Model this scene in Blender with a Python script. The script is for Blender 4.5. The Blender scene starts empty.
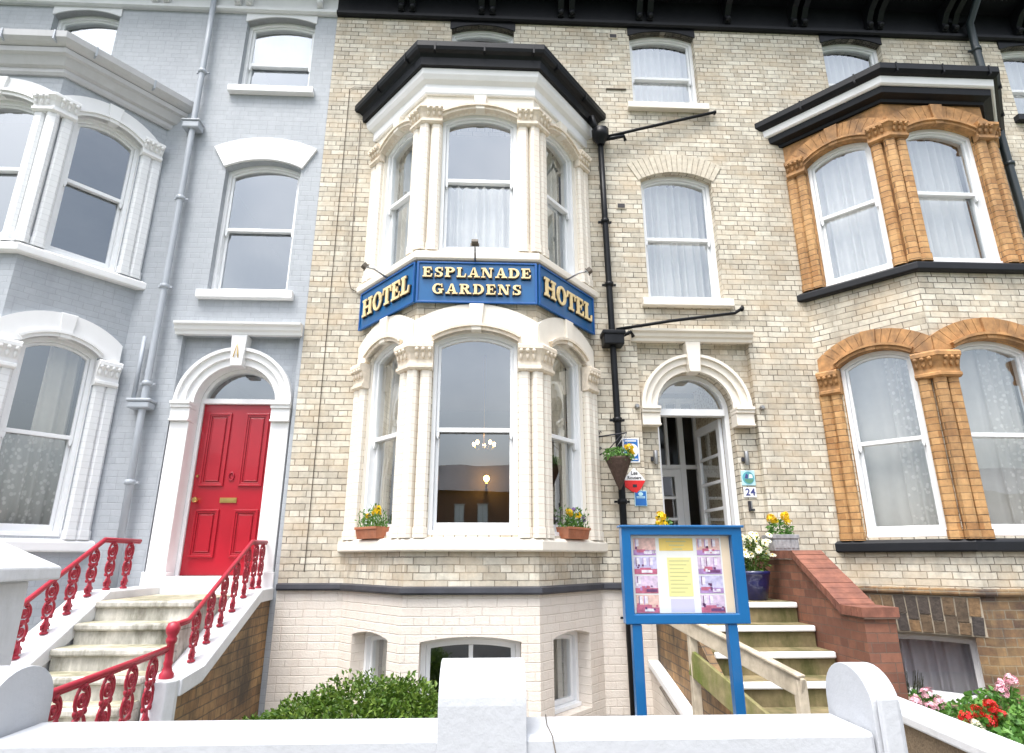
import bpy, bmesh, math, random
from mathutils import Vector, Matrix
from mathutils.geometry import tessellate_polygon
random.seed(7)
sc = bpy.context.scene
col = sc.collection
V = Vector
R = math.radians

# ------------------------------------------------------------------ materials
def new_mat(name):
    m = bpy.data.materials.new(name); m.use_nodes = True
    nt = m.node_tree
    return m, nt, nt.nodes, nt.links, nt.nodes['Principled BSDF']

def ramp(N, L, fac, stops):
    r = N.new('ShaderNodeValToRGB'); L.new(fac, r.inputs[0])
    cr = r.color_ramp
    cr.elements[0].position = stops[0][0]; cr.elements[0].color = (*stops[0][1], 1)
    cr.elements[1].position = stops[-1][0]; cr.elements[1].color = (*stops[-1][1], 1)
    for p, c in stops[1:-1]:
        e = cr.elements.new(p); e.color = (*c, 1)
    return r.outputs[0]

def mix(N, L, a, b, fac, mode='MIX'):
    m = N.new('ShaderNodeMix'); m.data_type = 'RGBA'; m.blend_type = mode
    for sock, v in ((m.inputs[0], fac), (m.inputs[6], a), (m.inputs[7], b)):
        if hasattr(v, 'links') or hasattr(v, 'is_linked'): L.new(v, sock)
        elif isinstance(v, (int, float)): sock.default_value = v
        else: sock.default_value = (*v, 1)
    return m.outputs[2]

def noise(N, L, vec, scale, detail=5, rough=.6):
    n = N.new('ShaderNodeTexNoise'); n.inputs['Scale'].default_value = scale
    n.inputs['Detail'].default_value = detail; n.inputs['Roughness'].default_value = rough
    L.new(vec, n.inputs['Vector']); return n.outputs[0]

def coords(N, L, kind='Object', sc_=(1, 1, 1)):
    t = N.new('ShaderNodeTexCoord'); mp = N.new('ShaderNodeMapping')
    mp.inputs['Scale'].default_value = sc_
    L.new(t.outputs[kind], mp.inputs[0]); return mp.outputs[0]

def bump(N, L, h, strength, dist, bsdf, prev=None):
    b = N.new('ShaderNodeBump'); b.inputs['Strength'].default_value = strength
    b.inputs['Distance'].default_value = dist
    L.new(h, b.inputs['Height'])
    if prev: L.new(prev, b.inputs['Normal'])
    L.new(b.outputs[0], bsdf.inputs['Normal']); return b.outputs[0]

def plain(name, c, rough=.5, var=.08, nscale=6, bstr=.15, dirt=None, dirt_amt=.0, metallic=0, coat=0, bscale=60, spec=.5, dlo=.5, dhi=.72):
    m, nt, N, L, B = new_mat(name)
    g = N.new('ShaderNodeNewGeometry')
    p = g.outputs['Position']
    n1 = noise(N, L, p, nscale)
    lo = tuple(x * (1 - var) for x in c); hi = tuple(min(1, x * (1 + var)) for x in c)
    cc = ramp(N, L, n1, [(.3, lo), (.7, hi)])
    if dirt:
        n2 = noise(N, L, coordsP(N, L, p, (2.2, 2.2, .7)), 1.6, 8, .7)
        f = ramp(N, L, n2, [(dlo, (0, 0, 0)), (dhi, (dirt_amt,) * 3)])
        cc = mix(N, L, cc, dirt, f)
    L.new(cc, B.inputs['Base Color'])
    B.inputs['Roughness'].default_value = rough; B.inputs['Metallic'].default_value = metallic
    B.inputs['Coat Weight'].default_value = coat; B.inputs['Specular IOR Level'].default_value = spec
    if bstr:
        bump(N, L, noise(N, L, p, bscale, 3), bstr, .004, B)
    return m

def coordsP(N, L, p, s):
    mp = N.new('ShaderNodeMapping'); mp.inputs['Scale'].default_value = s
    L.new(p, mp.inputs[0]); return mp.outputs[0]

def brickm(name, c1, c2, mortar, w=.235, h=.076, ms=.004, smooth=.1, squash=.5, sqf=3, off=.5, bias=0., rough=.75,
           bstr=.6, bdist=.006, stain=(.1, .085, .065), stain_amt=.35, tint=None, tint_amt=0., var=.18, depthn=.15, slo=.48, shi=.8, mort2=None):
    m, nt, N, L, B = new_mat(name)
    uv = N.new('ShaderNodeUVMap').outputs[0]
    g = N.new('ShaderNodeNewGeometry').outputs['Position']
    # wobble the joints a little so that the courses are not ruler-straight
    nz = N.new('ShaderNodeTexNoise'); nz.inputs['Scale'].default_value = 5; L.new(g, nz.inputs['Vector'])
    va = N.new('ShaderNodeVectorMath'); va.operation = 'MULTIPLY_ADD'
    L.new(nz.outputs['Color'], va.inputs[0]); va.inputs[1].default_value = (.012, .014, 0); L.new(uv, va.inputs[2])
    nf = N.new('ShaderNodeTexNoise'); nf.inputs['Scale'].default_value = 38; L.new(g, nf.inputs['Vector'])
    vb = N.new('ShaderNodeVectorMath'); vb.operation = 'MULTIPLY_ADD'
    L.new(nf.outputs['Color'], vb.inputs[0]); vb.inputs[1].default_value = (.007, .006, 0); L.new(va.outputs[0], vb.inputs[2]); va = vb
    b = N.new('ShaderNodeTexBrick'); L.new(va.outputs[0], b.inputs['Vector'])
    b.offset = off; b.squash = squash; b.squash_frequency = sqf
    b.inputs['Color1'].default_value = (*c1, 1); b.inputs['Color2'].default_value = (*c2, 1)
    b.inputs['Mortar'].default_value = (*mortar, 1)
    if mort2: L.new(ramp(N, L, noise(N, L, g, 2.6, 6, .7), [(.42, mortar), (.62, mort2)]), b.inputs['Mortar'])
    b.inputs['Scale'].default_value = 1
    b.inputs['Mortar Size'].default_value = ms; b.inputs['Mortar Smooth'].default_value = smooth
    b.inputs['Bias'].default_value = bias
    b.inputs['Brick Width'].default_value = w; b.inputs['Row Height'].default_value = h
    c = b.outputs['Color']
    n1 = noise(N, L, g, 14, 6, .7)
    c = mix(N, L, c, ramp(N, L, n1, [(.25, (1 - var,) * 3), (.75, (1 + var * .5,) * 3)]), 1., 'MULTIPLY')
    n2 = noise(N, L, coordsP(N, L, g, (1, 1, .55)), .9, 8, .68)
    c = mix(N, L, c, stain, ramp(N, L, n2, [(slo, (0, 0, 0)), (shi, (stain_amt,) * 3)]))
    n4 = noise(N, L, coordsP(N, L, g, (5, 5, .5)), 1.3, 7, .65)
    c = mix(N, L, c, stain, ramp(N, L, n4, [(.52, (0, 0, 0)), (.75, (stain_amt * .8,) * 3)]))
    if tint:
        n3 = noise(N, L, coordsP(N, L, g, (1.3, 1.3, 2.2)), 1.7, 5, .6)
        c = mix(N, L, c, tint, ramp(N, L, n3, [(.45, (0, 0, 0)), (.7, (tint_amt,) * 3)]))
    L.new(c, B.inputs['Base Color']); B.inputs['Roughness'].default_value = rough
    iv = N.new('ShaderNodeMath'); iv.operation = 'SUBTRACT'; iv.inputs[0].default_value = 1
    L.new(b.outputs['Fac'], iv.inputs[1])
    ad = N.new('ShaderNodeMath'); ad.operation = 'MULTIPLY_ADD'
    L.new(noise(N, L, g, 45, 4), ad.inputs[0]); ad.inputs[1].default_value = depthn * 2; L.new(iv.outputs[0], ad.inputs[2])
    bump(N, L, ad.outputs[0], bstr, bdist, B)
    return m

M = {}
M['cream_brick'] = brickm('cream_brick', (.51, .455, .36), (.74, .695, .585), (.11, .092, .07), ms=.0056, sqf=4, stain=(.20, .17, .13), stain_amt=.6, tint=(.56, .41, .25), tint_amt=.4, var=.28, slo=.45, shi=.78, mort2=(.40, .36, .29))
M['grey_brick'] = brickm('grey_painted_brick', (.37, .395, .425), (.40, .425, .455), (.33, .353, .383), ms=.005, smooth=.8, bstr=.45, stain=(.25, .27, .30), stain_amt=.45, var=.1, rough=.55)
M['cream_paint_brick'] = brickm('cream_painted_brick', (.72, .66, .59), (.75, .69, .62), (.655, .59, .52), w=.3, h=.085, ms=.007, smooth=1., bstr=.6, bdist=.008, stain=(.62, .50, .40), stain_amt=.4, var=.05, rough=.6, depthn=.5)
M['cream_pier'] = brickm('cream_pier_brick', (.78, .72, .62), (.80, .75, .66), (.60, .47, .37), w=40, h=.076, ms=.0028, smooth=.3, bstr=.4, stain=(.7, .58, .46), stain_amt=.35, var=.05, squash=1, rough=.55)
M['white_pier'] = brickm('white_pier_brick', (.74, .75, .76), (.78, .79, .80), (.60, .61, .62), w=40, h=.076, ms=.0035, smooth=.5, bstr=.5, stain=(.6, .6, .58), stain_amt=.25, var=.04, squash=1, rough=.55)
M['orange_pier'] = brickm('orange_pier_brick', (.36, .175, .06), (.57, .325, .135), (.09, .05, .025), w=.31, h=.078, ms=.005, smooth=.15, bstr=.7, stain=(.13, .075, .035), stain_amt=.7, tint=(.60, .37, .16), tint_amt=.5, var=.4, squash=1)
M['old_brick'] = brickm('old_stock_brick', (.13, .068, .036), (.33, .19, .085), (.30, .255, .18), w=.26, h=.088, ms=.006, bstr=.7, bdist=.01, stain=(.035, .03, .032), stain_amt=.85, slo=.41, shi=.64, tint=(.42, .28, .12), tint_amt=.5, var=.4)
M['stair_brick'] = brickm('stair_flank_brick', (.30, .16, .065), (.46, .28, .12), (.15, .10, .06), w=.26, h=.088, ms=.006, bstr=.6, stain=(.03, .026, .02), stain_amt=.92, slo=.44, shi=.62, var=.35)
M['red_brick'] = brickm('red_brick', (.15, .06, .036), (.265, .11, .065), (.13, .085, .06), w=.235, h=.076, ms=.004, stain=(.10, .045, .035), stain_amt=.6, var=.25)
M['brown_brick'] = brickm('brown_brick', (.13, .062, .04), (.17, .08, .05), (.14, .1, .08), w=.235, h=.076, stain_amt=.3)
M['orange_stone'] = plain('orange_sandstone', (.42, .22, .085), .75, .35, 9, .5, dirt=(.12, .075, .045), dirt_amt=.8, dlo=.44, dhi=.7)
M['cream'] = plain('cream_paint', (.80, .745, .655), .5, .03, 5, .2, dirt=(.68, .58, .47), dirt_amt=.3)
M['cream_carved'] = plain('cream_carved', (.74, .65, .53), .6, .12, 20, .4, dirt=(.58, .45, .33), dirt_amt=.6)
M['white'] = plain('white_paint', (.80, .80, .80), .4, .02, 4, .1, dirt=(.68, .68, .66), dirt_amt=.25)
M['upvc'] = plain('white_gloss_frame', (.80, .81, .82), .3, .015, 4, 0)
M['wall_white'] = plain('white_masonry_paint', (.46, .475, .50), .6, .03, 5, .7, dirt=(.36, .37, .36), dirt_amt=.4, dlo=.5, dhi=.85, bscale=28)
M['sidelit_white'] = plain('white_masonry_sidelit', (.66, .67, .69), .6, .04, 5, .7, dirt=(.30, .31, .28), dirt_amt=.5, dlo=.5, dhi=.82, bscale=28)  # front-wall white made paler: skylight on side faces put into the colour
M['grey_trim'] = plain('grey_trim', (.50, .50, .51), .45, .05, 5, .15, dirt=(.40, .39, .38), dirt_amt=.5)
M['grey_pipe'] = plain('grey_pipe_paint', (.38, .41, .45), .45, .05, 5, .1)
M['white_eave'] = plain('pale_eave_paint', (.66, .67, .68), .5, .04, 5, .15)
M['black'] = plain('black_gloss_paint', (.006, .007, .009), .4, .2, 8, .15, dirt=(.014, .015, .017), dirt_amt=.5, spec=.22)
M['slate'] = plain('slate_grey_paint', (.036, .038, .048), .5, .2, 5, .2, dirt=(.08, .08, .085), dirt_amt=.4)
M['black_sill'] = plain('black_sill_paint', (.010, .011, .014), .5, .2, 5, .2, spec=.3)
M['red'] = plain('red_gloss_paint', (.36, .008, .02), .3, .06, 4, .05, coat=.3)
M['red_iron'] = plain('red_iron_paint', (.34, .015, .035), .42, .12, 9, .15, dirt=(.28, .02, .02), dirt_amt=.5)
M['blue'] = plain('blue_gloss_paint', (.003, .10, .275), .35, .06, 4, .05, coat=.2)
M['blue_edge'] = plain('blue_dark_trim', (.004, .085, .30), .4, .06, 4, .05)
M['gold'] = plain('gold_letter', (.80, .62, .33), .45, .08, 20, .05)
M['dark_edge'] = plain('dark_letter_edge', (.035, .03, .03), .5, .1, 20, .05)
M['wood'] = plain('weathered_wood', (.44, .38, .29), .85, .25, 9, .6, dirt=(.10, .075, .04), dirt_amt=.55, bscale=40)
M['moss_wood'] = plain('mossy_board', (.24, .20, .10), .9, .3, 9, .7, dirt=(.10, .125, .018), dirt_amt=1., bscale=40, dlo=.36, dhi=.6)
M['step_stone'] = plain('stained_step_stone', (.60, .585, .53), .8, .16, 9, .5, dirt=(.085, .08, .045), dirt_amt=.9, dlo=.40, dhi=.66)
M['step_tread'] = plain('stained_tread', (.46, .43, .33), .85, .25, 9, .5, dirt=(.085, .09, .035), dirt_amt=.85, dlo=.40, dhi=.66)
M['moss_step'] = plain('mossy_step', (.21, .165, .085), .9, .3, 8, .6, dirt=(.06, .065, .014), dirt_amt=.9, dlo=.42, dhi=.66)
M['gravel'] = plain('pebble_dash', (.19, .14, .09), .95, .4, 70, 1.2, dirt=(.10, .075, .05), dirt_amt=.7, bscale=90)
M['paving'] = plain('paving', (.24, .225, .2), .9, .15, 6, .5, dirt=(.12, .115, .09), dirt_amt=.5)
M['asphalt'] = plain('asphalt', (.05, .05, .052), .9, .2, 30, .8)
M['clay'] = plain('clay_chimney', (.3, .14, .08), .8)
M['soil'] = plain('soil', (.055, .04, .026), 1, .3, 30, 1)
M['grass'] = plain('grass_ground', (.05, .085, .025), 1, .3, 12, 1)
M['terracotta'] = plain('terracotta', (.36, .125, .06), .7, .18, 14, .3, dirt=(.42, .22, .14), dirt_amt=.5)
M['blue_glaze'] = plain('blue_glaze', (.008, .011, .075), .3, .2, 6, .0, coat=.5)
M['lead'] = plain('grey_planter', (.30, .30, .31), .7, .3, 18, .6, dirt=(.16, .16, .16), dirt_amt=.6)
M['coir'] = plain('brown_woven_coir', (.075, .046, .034), .9, .35, 40, 1)
M['brass'] = plain('brass', (.65, .45, .16), .3, .1, 9, 0, metallic=1)
M['steel'] = plain('dull_metal', (.35, .35, .35), .4, .1, 9, 0, metallic=.8)
M['glassy_lamp'] = plain('lamp_lens', (.7, .72, .74), .12, .05, 9, 0)
M['cable'] = plain('dark_cable', (.12, .10, .08), .7, .1, 9, 0)
M['room_wall'] = plain('room_plaster', (.22, .205, .19), .8, .05, 3, 0)
M['room_dark'] = plain('room_floor', (.09, .065, .05), .8, .1, 3, 0)
M['roof_slate'] = brickm('roof_slate', (.09, .09, .10), (.12, .12, .13), (.03, .03, .03), w=.3, h=.2, ms=.006, squash=1)


def cloth(name, c, trans=.35, lace=False):
    m, nt, N, L, B = new_mat(name)
    g = N.new('ShaderNodeNewGeometry').outputs['Position']
    cc = ramp(N, L, noise(N, L, g, 9, 4), [(.3, tuple(x * .93 for x in c)), (.7, c)])
    L.new(cc, B.inputs['Base Color']); B.inputs['Roughness'].default_value = .9
    tr = N.new('ShaderNodeBsdfTranslucent'); L.new(cc, tr.inputs[0])
    mx = N.new('ShaderNodeMixShader'); mx.inputs[0].default_value = trans
    L.new(B.outputs[0], mx.inputs[1]); L.new(tr.outputs[0], mx.inputs[2])
    out = mx.outputs[0]
    if lace:
        vo = N.new('ShaderNodeTexVoronoi'); vo.inputs['Scale'].default_value = 15; L.new(g, vo.inputs['Vector'])
        f = ramp(N, L, vo.outputs['Distance'], [(.28, (0, 0, 0)), (.4, (.35, .35, .35))])
        tp = N.new('ShaderNodeBsdfTransparent'); m2 = N.new('ShaderNodeMixShader')
        L.new(f, m2.inputs[0]); L.new(out, m2.inputs[1]); L.new(tp.outputs[0], m2.inputs[2]); out = m2.outputs[0]
    L.new(out, N['Material Output'].inputs[0]); return m
M['net'] = cloth('net_curtain', (.82, .805, .76))
M['lace'] = cloth('lace_curtain', (.78, .77, .74), .35, True)
M['drape'] = cloth('cream_drape', (.84, .78, .66), .3)
M['grey_drape'] = cloth('grey_drape', (.85, .83, .89), .3)
M['red_drape'] = cloth('red_drape', (.24, .02, .05), .2)
M['blind'] = cloth('white_blind', (.82, .82, .82), .3)

def glass(name, ior, tint=(.96, .97, .97)):
    m, nt, N, L, B = new_mat(name)
    gl = N.new('ShaderNodeBsdfGlossy'); gl.inputs['Roughness'].default_value = .004
    gl.inputs['Color'].default_value = (.90, .955, 1, 1)
    tp = N.new('ShaderNodeBsdfTransparent'); tp.inputs[0].default_value = (*tint, 1)
    lw = N.new('ShaderNodeLayerWeight')
    # Schlick: F0 + (1-F0) * (1-cos)^5 from the facing value
    lw.inputs['Blend'].default_value = .5
    pw = N.new('ShaderNodeMath'); pw.operation = 'POWER'; L.new(lw.outputs['Facing'], pw.inputs[0]); pw.inputs[1].default_value = 3
    ma = N.new('ShaderNodeMath'); ma.operation = 'MULTIPLY_ADD'; L.new(pw.outputs[0], ma.inputs[0])
    ma.inputs[1].default_value = 1 - ior; ma.inputs[2].default_value = ior
    g = N.new('ShaderNodeNewGeometry').outputs['Position']
    b = N.new('ShaderNodeBump'); b.inputs['Strength'].default_value = .07; b.inputs['Distance'].default_value = .02
    L.new(noise(N, L, g, 1.6, 1), b.inputs['Height']); L.new(b.outputs[0], gl.inputs['Normal'])
    mx = N.new('ShaderNodeMixShader'); L.new(ma.outputs[0], mx.inputs[0])
    L.new(tp.outputs[0], mx.inputs[1]); L.new(gl.outputs[0], mx.inputs[2])
    L.new(mx.outputs[0], N['Material Output'].inputs[0]); return m
M['glass'] = glass('window_glass', .25)
M['clear_glass'] = glass('shop_glass', .03)

def leafm(name, a, b, c):
    m, nt, N, L, B = new_mat(name)
    g = N.new('ShaderNodeNewGeometry')
    cc = ramp(N, L, g.outputs['Random Per Island'], [(0., a), (.5, b), (1., c)])
    L.new(cc, B.inputs['Base Color']); B.inputs['Roughness'].default_value = .5
    tr = N.new('ShaderNodeBsdfTranslucent'); L.new(cc, tr.inputs[0])
    mx = N.new('ShaderNodeMixShader'); mx.inputs[0].default_value = .25
    L.new(B.outputs[0], mx.inputs[1]); L.new(tr.outputs[0], mx.inputs[2])
    L.new(mx.outputs[0], N['Material Output'].inputs[0]); return m
M['leaf'] = leafm('shrub_leaf', (.04, .095, .008), (.08, .155, .014), (.16, .24, .035))
M['leaf_bright'] = leafm('bedding_leaf', (.05, .15, .02), (.09, .22, .035), (.15, .30, .06))
M['leaf_grey'] = leafm('grey_leaf', (.09, .10, .06), (.13, .14, .09), (.19, .19, .13))
M['pet_yellow'] = leafm('yellow_petal', (.75, .46, .0), (.85, .58, .005), (.85, .68, .02))
M['pet_white'] = leafm('white_petal', (.75, .72, .50), (.8, .79, .62), (.82, .82, .70))
M['pet_red'] = leafm('red_petal', (.55, .005, .01), (.68, .02, .02), (.75, .04, .03))
M['pet_pink'] = leafm('pink_petal', (.75, .30, .40), (.80, .45, .52), (.82, .62, .65))
M['pet_violet'] = leafm('violet_petal', (.16, .05, .30), (.22, .08, .38), (.5, .4, .65))
M['pet_brown'] = leafm('flower_eye', (.10, .03, .01), (.12, .04, .01), (.15, .05, .02))

def flat(name, c, rough=.5):
    m, nt, N, L, B = new_mat(name); B.inputs['Base Color'].default_value = (*c, 1); B.inputs['Roughness'].default_value = rough; return m
M['sign_blue'] = flat('plate_blue', (.012, .13, .42)); M['sign_white'] = flat('plate_white', (.8, .8, .8)); M['sign_red'] = flat('plate_red', (.68, .015, .015))
M['ink'] = flat('ink', (.02, .02, .03)); M['ink_blue'] = flat('ink_blue', (.05, .06, .2)); M['pale_blue'] = flat('plate_pale_blue', (.45, .68, .75))
M['teal'] = flat('plate_teal', (.10, .36, .42)); M['plate_green'] = flat('plate_green', (.10, .25, .16)); M['paper'] = flat('paper', (.80, .79, .76), .3)
M['paper_yellow'] = flat('paper_yellow', (.80, .74, .34), .3); M['paper_gold'] = flat('paper_gold', (.80, .58, .16), .3); M['paper_peach'] = flat('paper_peach', (.80, .64, .46), .3)
M['paper_lilac'] = flat('paper_lilac', (.62, .58, .74), .3); M['ink_soft'] = flat('faded_print', (.58, .55, .28), .3)

def emit(name, c, s):
    m, nt, N, L, B = new_mat(name); B.inputs['Base Color'].default_value = (*c, 1)
    B.inputs['Emission Color'].default_value = (*c, 1); B.inputs['Emission Strength'].default_value = s; return m
M['lamp_on'] = emit('lamp_glow', (1, .50, .12), 24)
M['bulb_on'] = emit('bulb_glow', (1, .62, .25), 14)

# ------------------------------------------------------------------ mesh helpers
class MB:
    def __init__(s): s.v = []; s.f = []; s.sm = []
    def face(s, pts, smooth=False):
        i = len(s.v); s.v += [V(p) for p in pts]; s.f.append(list(range(i, i + len(pts)))); s.sm.append(smooth)
    def mesh(s, verts, faces, Mx=None, smooth=False):
        i = len(s.v); s.v += [(Mx @ V(p)) if Mx else V(p) for p in verts]
        for f in faces: s.f.append([i + k for k in f]); s.sm.append(smooth)
    def box(s, x0, x1, y0, y1, z0, z1, Mx=None):
        vs = [(x0, y0, z0), (x1, y0, z0), (x1, y1, z0), (x0, y1, z0), (x0, y0, z1), (x1, y0, z1), (x1, y1, z1), (x0, y1, z1)]
        s.mesh(vs, [(0, 3, 2, 1), (4, 5, 6, 7), (0, 1, 5, 4), (1, 2, 6, 5), (2, 3, 7, 6), (3, 0, 4, 7)], Mx)
    def prism(s, poly, a, b, Mx=None, plane='xz'):
        """poly in (u,z) extruded along y from a to b (front a), or in (y,z) along x, or (x,y) along z."""
        n = len(poly)
        def pt(p, d): return (p[0], d, p[1]) if plane == 'xz' else ((d, p[0], p[1]) if plane == 'yz' else (p[0], p[1], d))
        vs = [pt(p, a) for p in poly] + [pt(p, b) for p in poly]
        tri = tessellate_polygon([[V((p[0], p[1], 0)) for p in poly]])
        fs = [tuple(t) for t in tri] + [tuple(n + k for k in reversed(t)) for t in tri]
        fs += [(i, (i + 1) % n, n + (i + 1) % n, n + i) for i in range(n)]
        s.mesh(vs, fs, Mx)
    def tube(s, pts, r, sides=8, closed=False, taper=None):
        pts = [V(p) for p in pts]; n = len(pts); rings = []
        up = V((.3, .2, 1)).normalized()
        for i, p in enumerate(pts):
            if closed: d = pts[(i + 1) % n] - pts[i - 1]
            else: d = pts[min(i + 1, n - 1)] - pts[max(i - 1, 0)]
            d.normalize()
            a = d.cross(up)
            if a.length < .05: a = d.cross(V((1, 0, 0)))
            a.normalize(); b = d.cross(a)
            rr = r if taper is None else taper[i]
            rings.append([p + a * math.cos(2 * math.pi * k / sides) * rr + b * math.sin(2 * math.pi * k / sides) * rr for k in range(sides)])
        base = len(s.v)
        for rg in rings: s.v += rg
        m = n if closed else n - 1
        for i in range(m):
            j = (i + 1) % n
            for k in range(sides):
                k2 = (k + 1) % sides
                s.f.append([base + i * sides + k, base + i * sides + k2, base + j * sides + k2, base + j * sides + k]); s.sm.append(True)
        if not closed:
            s.f.append([base + k for k in range(sides)]); s.sm.append(False)
            s.f.append([base + (n - 1) * sides + k for k in reversed(range(sides))]); s.sm.append(False)
    def lathe(s, prof, c, sides=16, Mx=None):
        n = len(prof); vs = []
        for r, z in prof:
            for k in range(sides):
                a = 2 * math.pi * k / sides; vs.append((c[0] + r * math.cos(a), c[1] + r * math.sin(a), c[2] + z))
        fs = [(i * sides + k, i * sides + (k + 1) % sides, (i + 1) * sides + (k + 1) % sides, (i + 1) * sides + k) for i in range(n - 1) for k in range(sides)]
        s.mesh(vs, fs, Mx, True)
        s.mesh(vs[:sides], [tuple(reversed(range(sides)))], Mx); s.mesh(vs[-sides:], [tuple(range(sides))], Mx)
    def ball(s, c, rx, ry, rz, seg=8, Mx=None):
        prof = [(math.sin(math.pi * i / 6) * 1., -math.cos(math.pi * i / 6)) for i in range(7)]
        vs = []; 
        for r, z in prof:
            r = max(r, .02)
            for k in range(seg):
                a = 2 * math.pi * k / seg; vs.append((c[0] + rx * r * math.cos(a), c[1] + ry * r * math.sin(a), c[2] + rz * z))
        fs = [(i * seg + k, i * seg + (k + 1) % seg, (i + 1) * seg + (k + 1) % seg, (i + 1) * seg + k) for i in range(6) for k in range(seg)]
        s.mesh(vs, fs, Mx, True)
    def sweep(s, path, prof, smooth=False):
        """path: plan points left to right seen from the street; prof: (out, z) from bottom to top."""
        P = [V((p[0], p[1])) for p in path]; n = len(P); mit = []
        for i in range(n):
            ds = []
            if i > 0: ds.append((P[i] - P[i - 1]).normalized())
            if i < n - 1: ds.append((P[i + 1] - P[i]).normalized())
            ns = [V((d.y, -d.x)) for d in ds]
            if len(ns) == 2:
                m = (ns[0] + ns[1]); m /= m.dot(ns[0])
            else: m = ns[0]
            mit.append(m)
        k = len(prof); base = len(s.v)
        for i in range(n):
            for o, z in prof:
                q = P[i] + mit[i] * o; s.v.append(V((q.x, q.y, z)))
        for i in range(n - 1):
            for j in range(k - 1):
                s.f.append([base + i * k + j, base + (i + 1) * k + j, base + (i + 1) * k + j + 1, base + i * k + j + 1]); s.sm.append(smooth)
        tri = tessellate_polygon([[V((o, z, 0)) for o, z in prof]])
        for t in tri:
            s.f.append([base + q for q in t]); s.sm.append(False)
            s.f.append([base + (n - 1) * k + q for q in reversed(t)]); s.sm.append(False)
    def wall(s, Mx, outer, holes):
        loops = [[V((p[0], p[1], 0)) for p in lp] for lp in [outer] + holes]
        allp = [p for lp in loops for p in lp]
        vs = [(p.x, 0, p.y) for p in allp]
        s.mesh(vs, [tuple(t) for t in tessellate_polygon(loops)], Mx)
    def reveal(s, Mx, loop, d, y0=0.):
        n = len(loop)
        vs = [(p[0], y0, p[1]) for p in loop] + [(p[0], y0 + d, p[1]) for p in loop]
        s.mesh(vs, [(i, n + i, n + (i + 1) % n, (i + 1) % n) for i in range(n)], Mx)
    def ring(s, Mx, A, B, y0, y1, closed=True):
        n = len(A); m = n if closed else n - 1
        vs = [(p[0], y0, p[1]) for p in A] + [(p[0], y0, p[1]) for p in B] + [(p[0], y1, p[1]) for p in A] + [(p[0], y1, p[1]) for p in B]
        fs = []
        for i in range(m):
            j = (i + 1) % n
            fs += [(i, j, n + j, n + i), (2 * n + i, 3 * n + i, 3 * n + j, 2 * n + j), (i, 2 * n + i, 2 * n + j, j), (n + i, n + j, 3 * n + j, 3 * n + i)]
        if not closed:
            fs += [(0, n, 3 * n, 2 * n), (n - 1, 3 * n - 1, 4 * n - 1, 2 * n - 1)]
        s.mesh(vs, fs, Mx)
    def build(s, name, mat, parent=None, bevel=0., weld=False, flipfix=True):
        me = bpy.data.meshes.new(name)
        off = V((0, 0, 0)); p = parent
        while p is not None: off += p.location; p = p.parent
        me.from_pydata([tuple(v) for v in s.v], [], s.f)
        uv = me.uv_layers.new(name='UVMap')
        me.polygons.foreach_set('use_smooth', s.sm)
        bm = bmesh.new(); bm.from_mesh(me)
        if weld: bmesh.ops.remove_doubles(bm, verts=bm.verts, dist=1e-5)
        if flipfix: bmesh.ops.recalc_face_normals(bm, faces=bm.faces)
        lay = bm.loops.layers.uv.active
        for f in bm.faces:
            n = f.normal
            if abs(n.z) > .75:
                for l in f.loops: l[lay].uv = (l.vert.co.x, l.vert.co.y)
            else:
                t = V((-n.y, n.x, 0))
                if t.length < 1e-6: t = V((1, 0, 0))
                t.normalize()
                for l in f.loops: l[lay].uv = (l.vert.co.dot(t), l.vert.co.z)
        for v in bm.verts: v.co -= off
        bm.to_mesh(me); bm.free()
        me.materials.append(mat if not isinstance(mat, str) else M[mat])
        o = bpy.data.objects.new(name, me); col.objects.link(o)
        if parent: o.parent = parent
        if bevel:
            b = o.modifiers.new('bevel', 'BEVEL'); b.width = bevel; b.segments = 2; b.limit_method = 'ANGLE'; b.angle_limit = R(40)
        return o

def tag(o, label=None, cat=None, group=None, kind=None):
    if label: o['label'] = label
    if cat: o['category'] = cat
    if group: o['group'] = group
    if kind: o['kind'] = kind
    return o
def thing(name, label, cat, loc=(0, 0, 0), group=None):
    o = bpy.data.objects.new(name, None); col.objects.link(o); o.location = loc; o.empty_display_size = .2
    return tag(o, label, cat, group)
def dup(o, loc=None, parent=None, rot=None):
    c = o.copy(); col.objects.link(c)
    if parent: c.parent = parent
    if loc is not None: c.location = loc
    if rot is not None: c.rotation_euler = rot
    return c
def frame(p, q):
    """local (u along p->q, y inward, z up) -> world"""
    d = V((q[0] - p[0], q[1] - p[1])).normalized()
    return Matrix(((d.x, -d.y, 0, p[0]), (d.y, d.x, 0, p[1]), (0, 0, 1, 0), (0, 0, 0, 1)))
I0 = Matrix.Identity(4)
def arch(c, hw, z0, zs, rise, n=14, inset=0., inset_b=None):
    """closed loop: bottom left, bottom right, arc right to left"""
    ib = inset if inset_b is None else inset_b
    pts = [(c - hw + inset, z0 + ib), (c + hw - inset, z0 + ib)]
    if rise < 1e-4: return pts + [(c + hw - inset, zs - inset), (c - hw + inset, zs - inset)]
    Rr = (hw * hw + rise * rise) / (2 * rise); zc = zs + rise - Rr
    r2 = Rr - inset; h2 = hw - inset
    a = math.asin(min(1, h2 / r2))
    if rise >= hw - 1e-4: a = math.pi / 2
    for i in range(n + 1):
        t = a - 2 * a * i / n; pts.append((c + r2 * math.sin(t), zc + r2 * math.cos(t)))
    return pts
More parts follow.
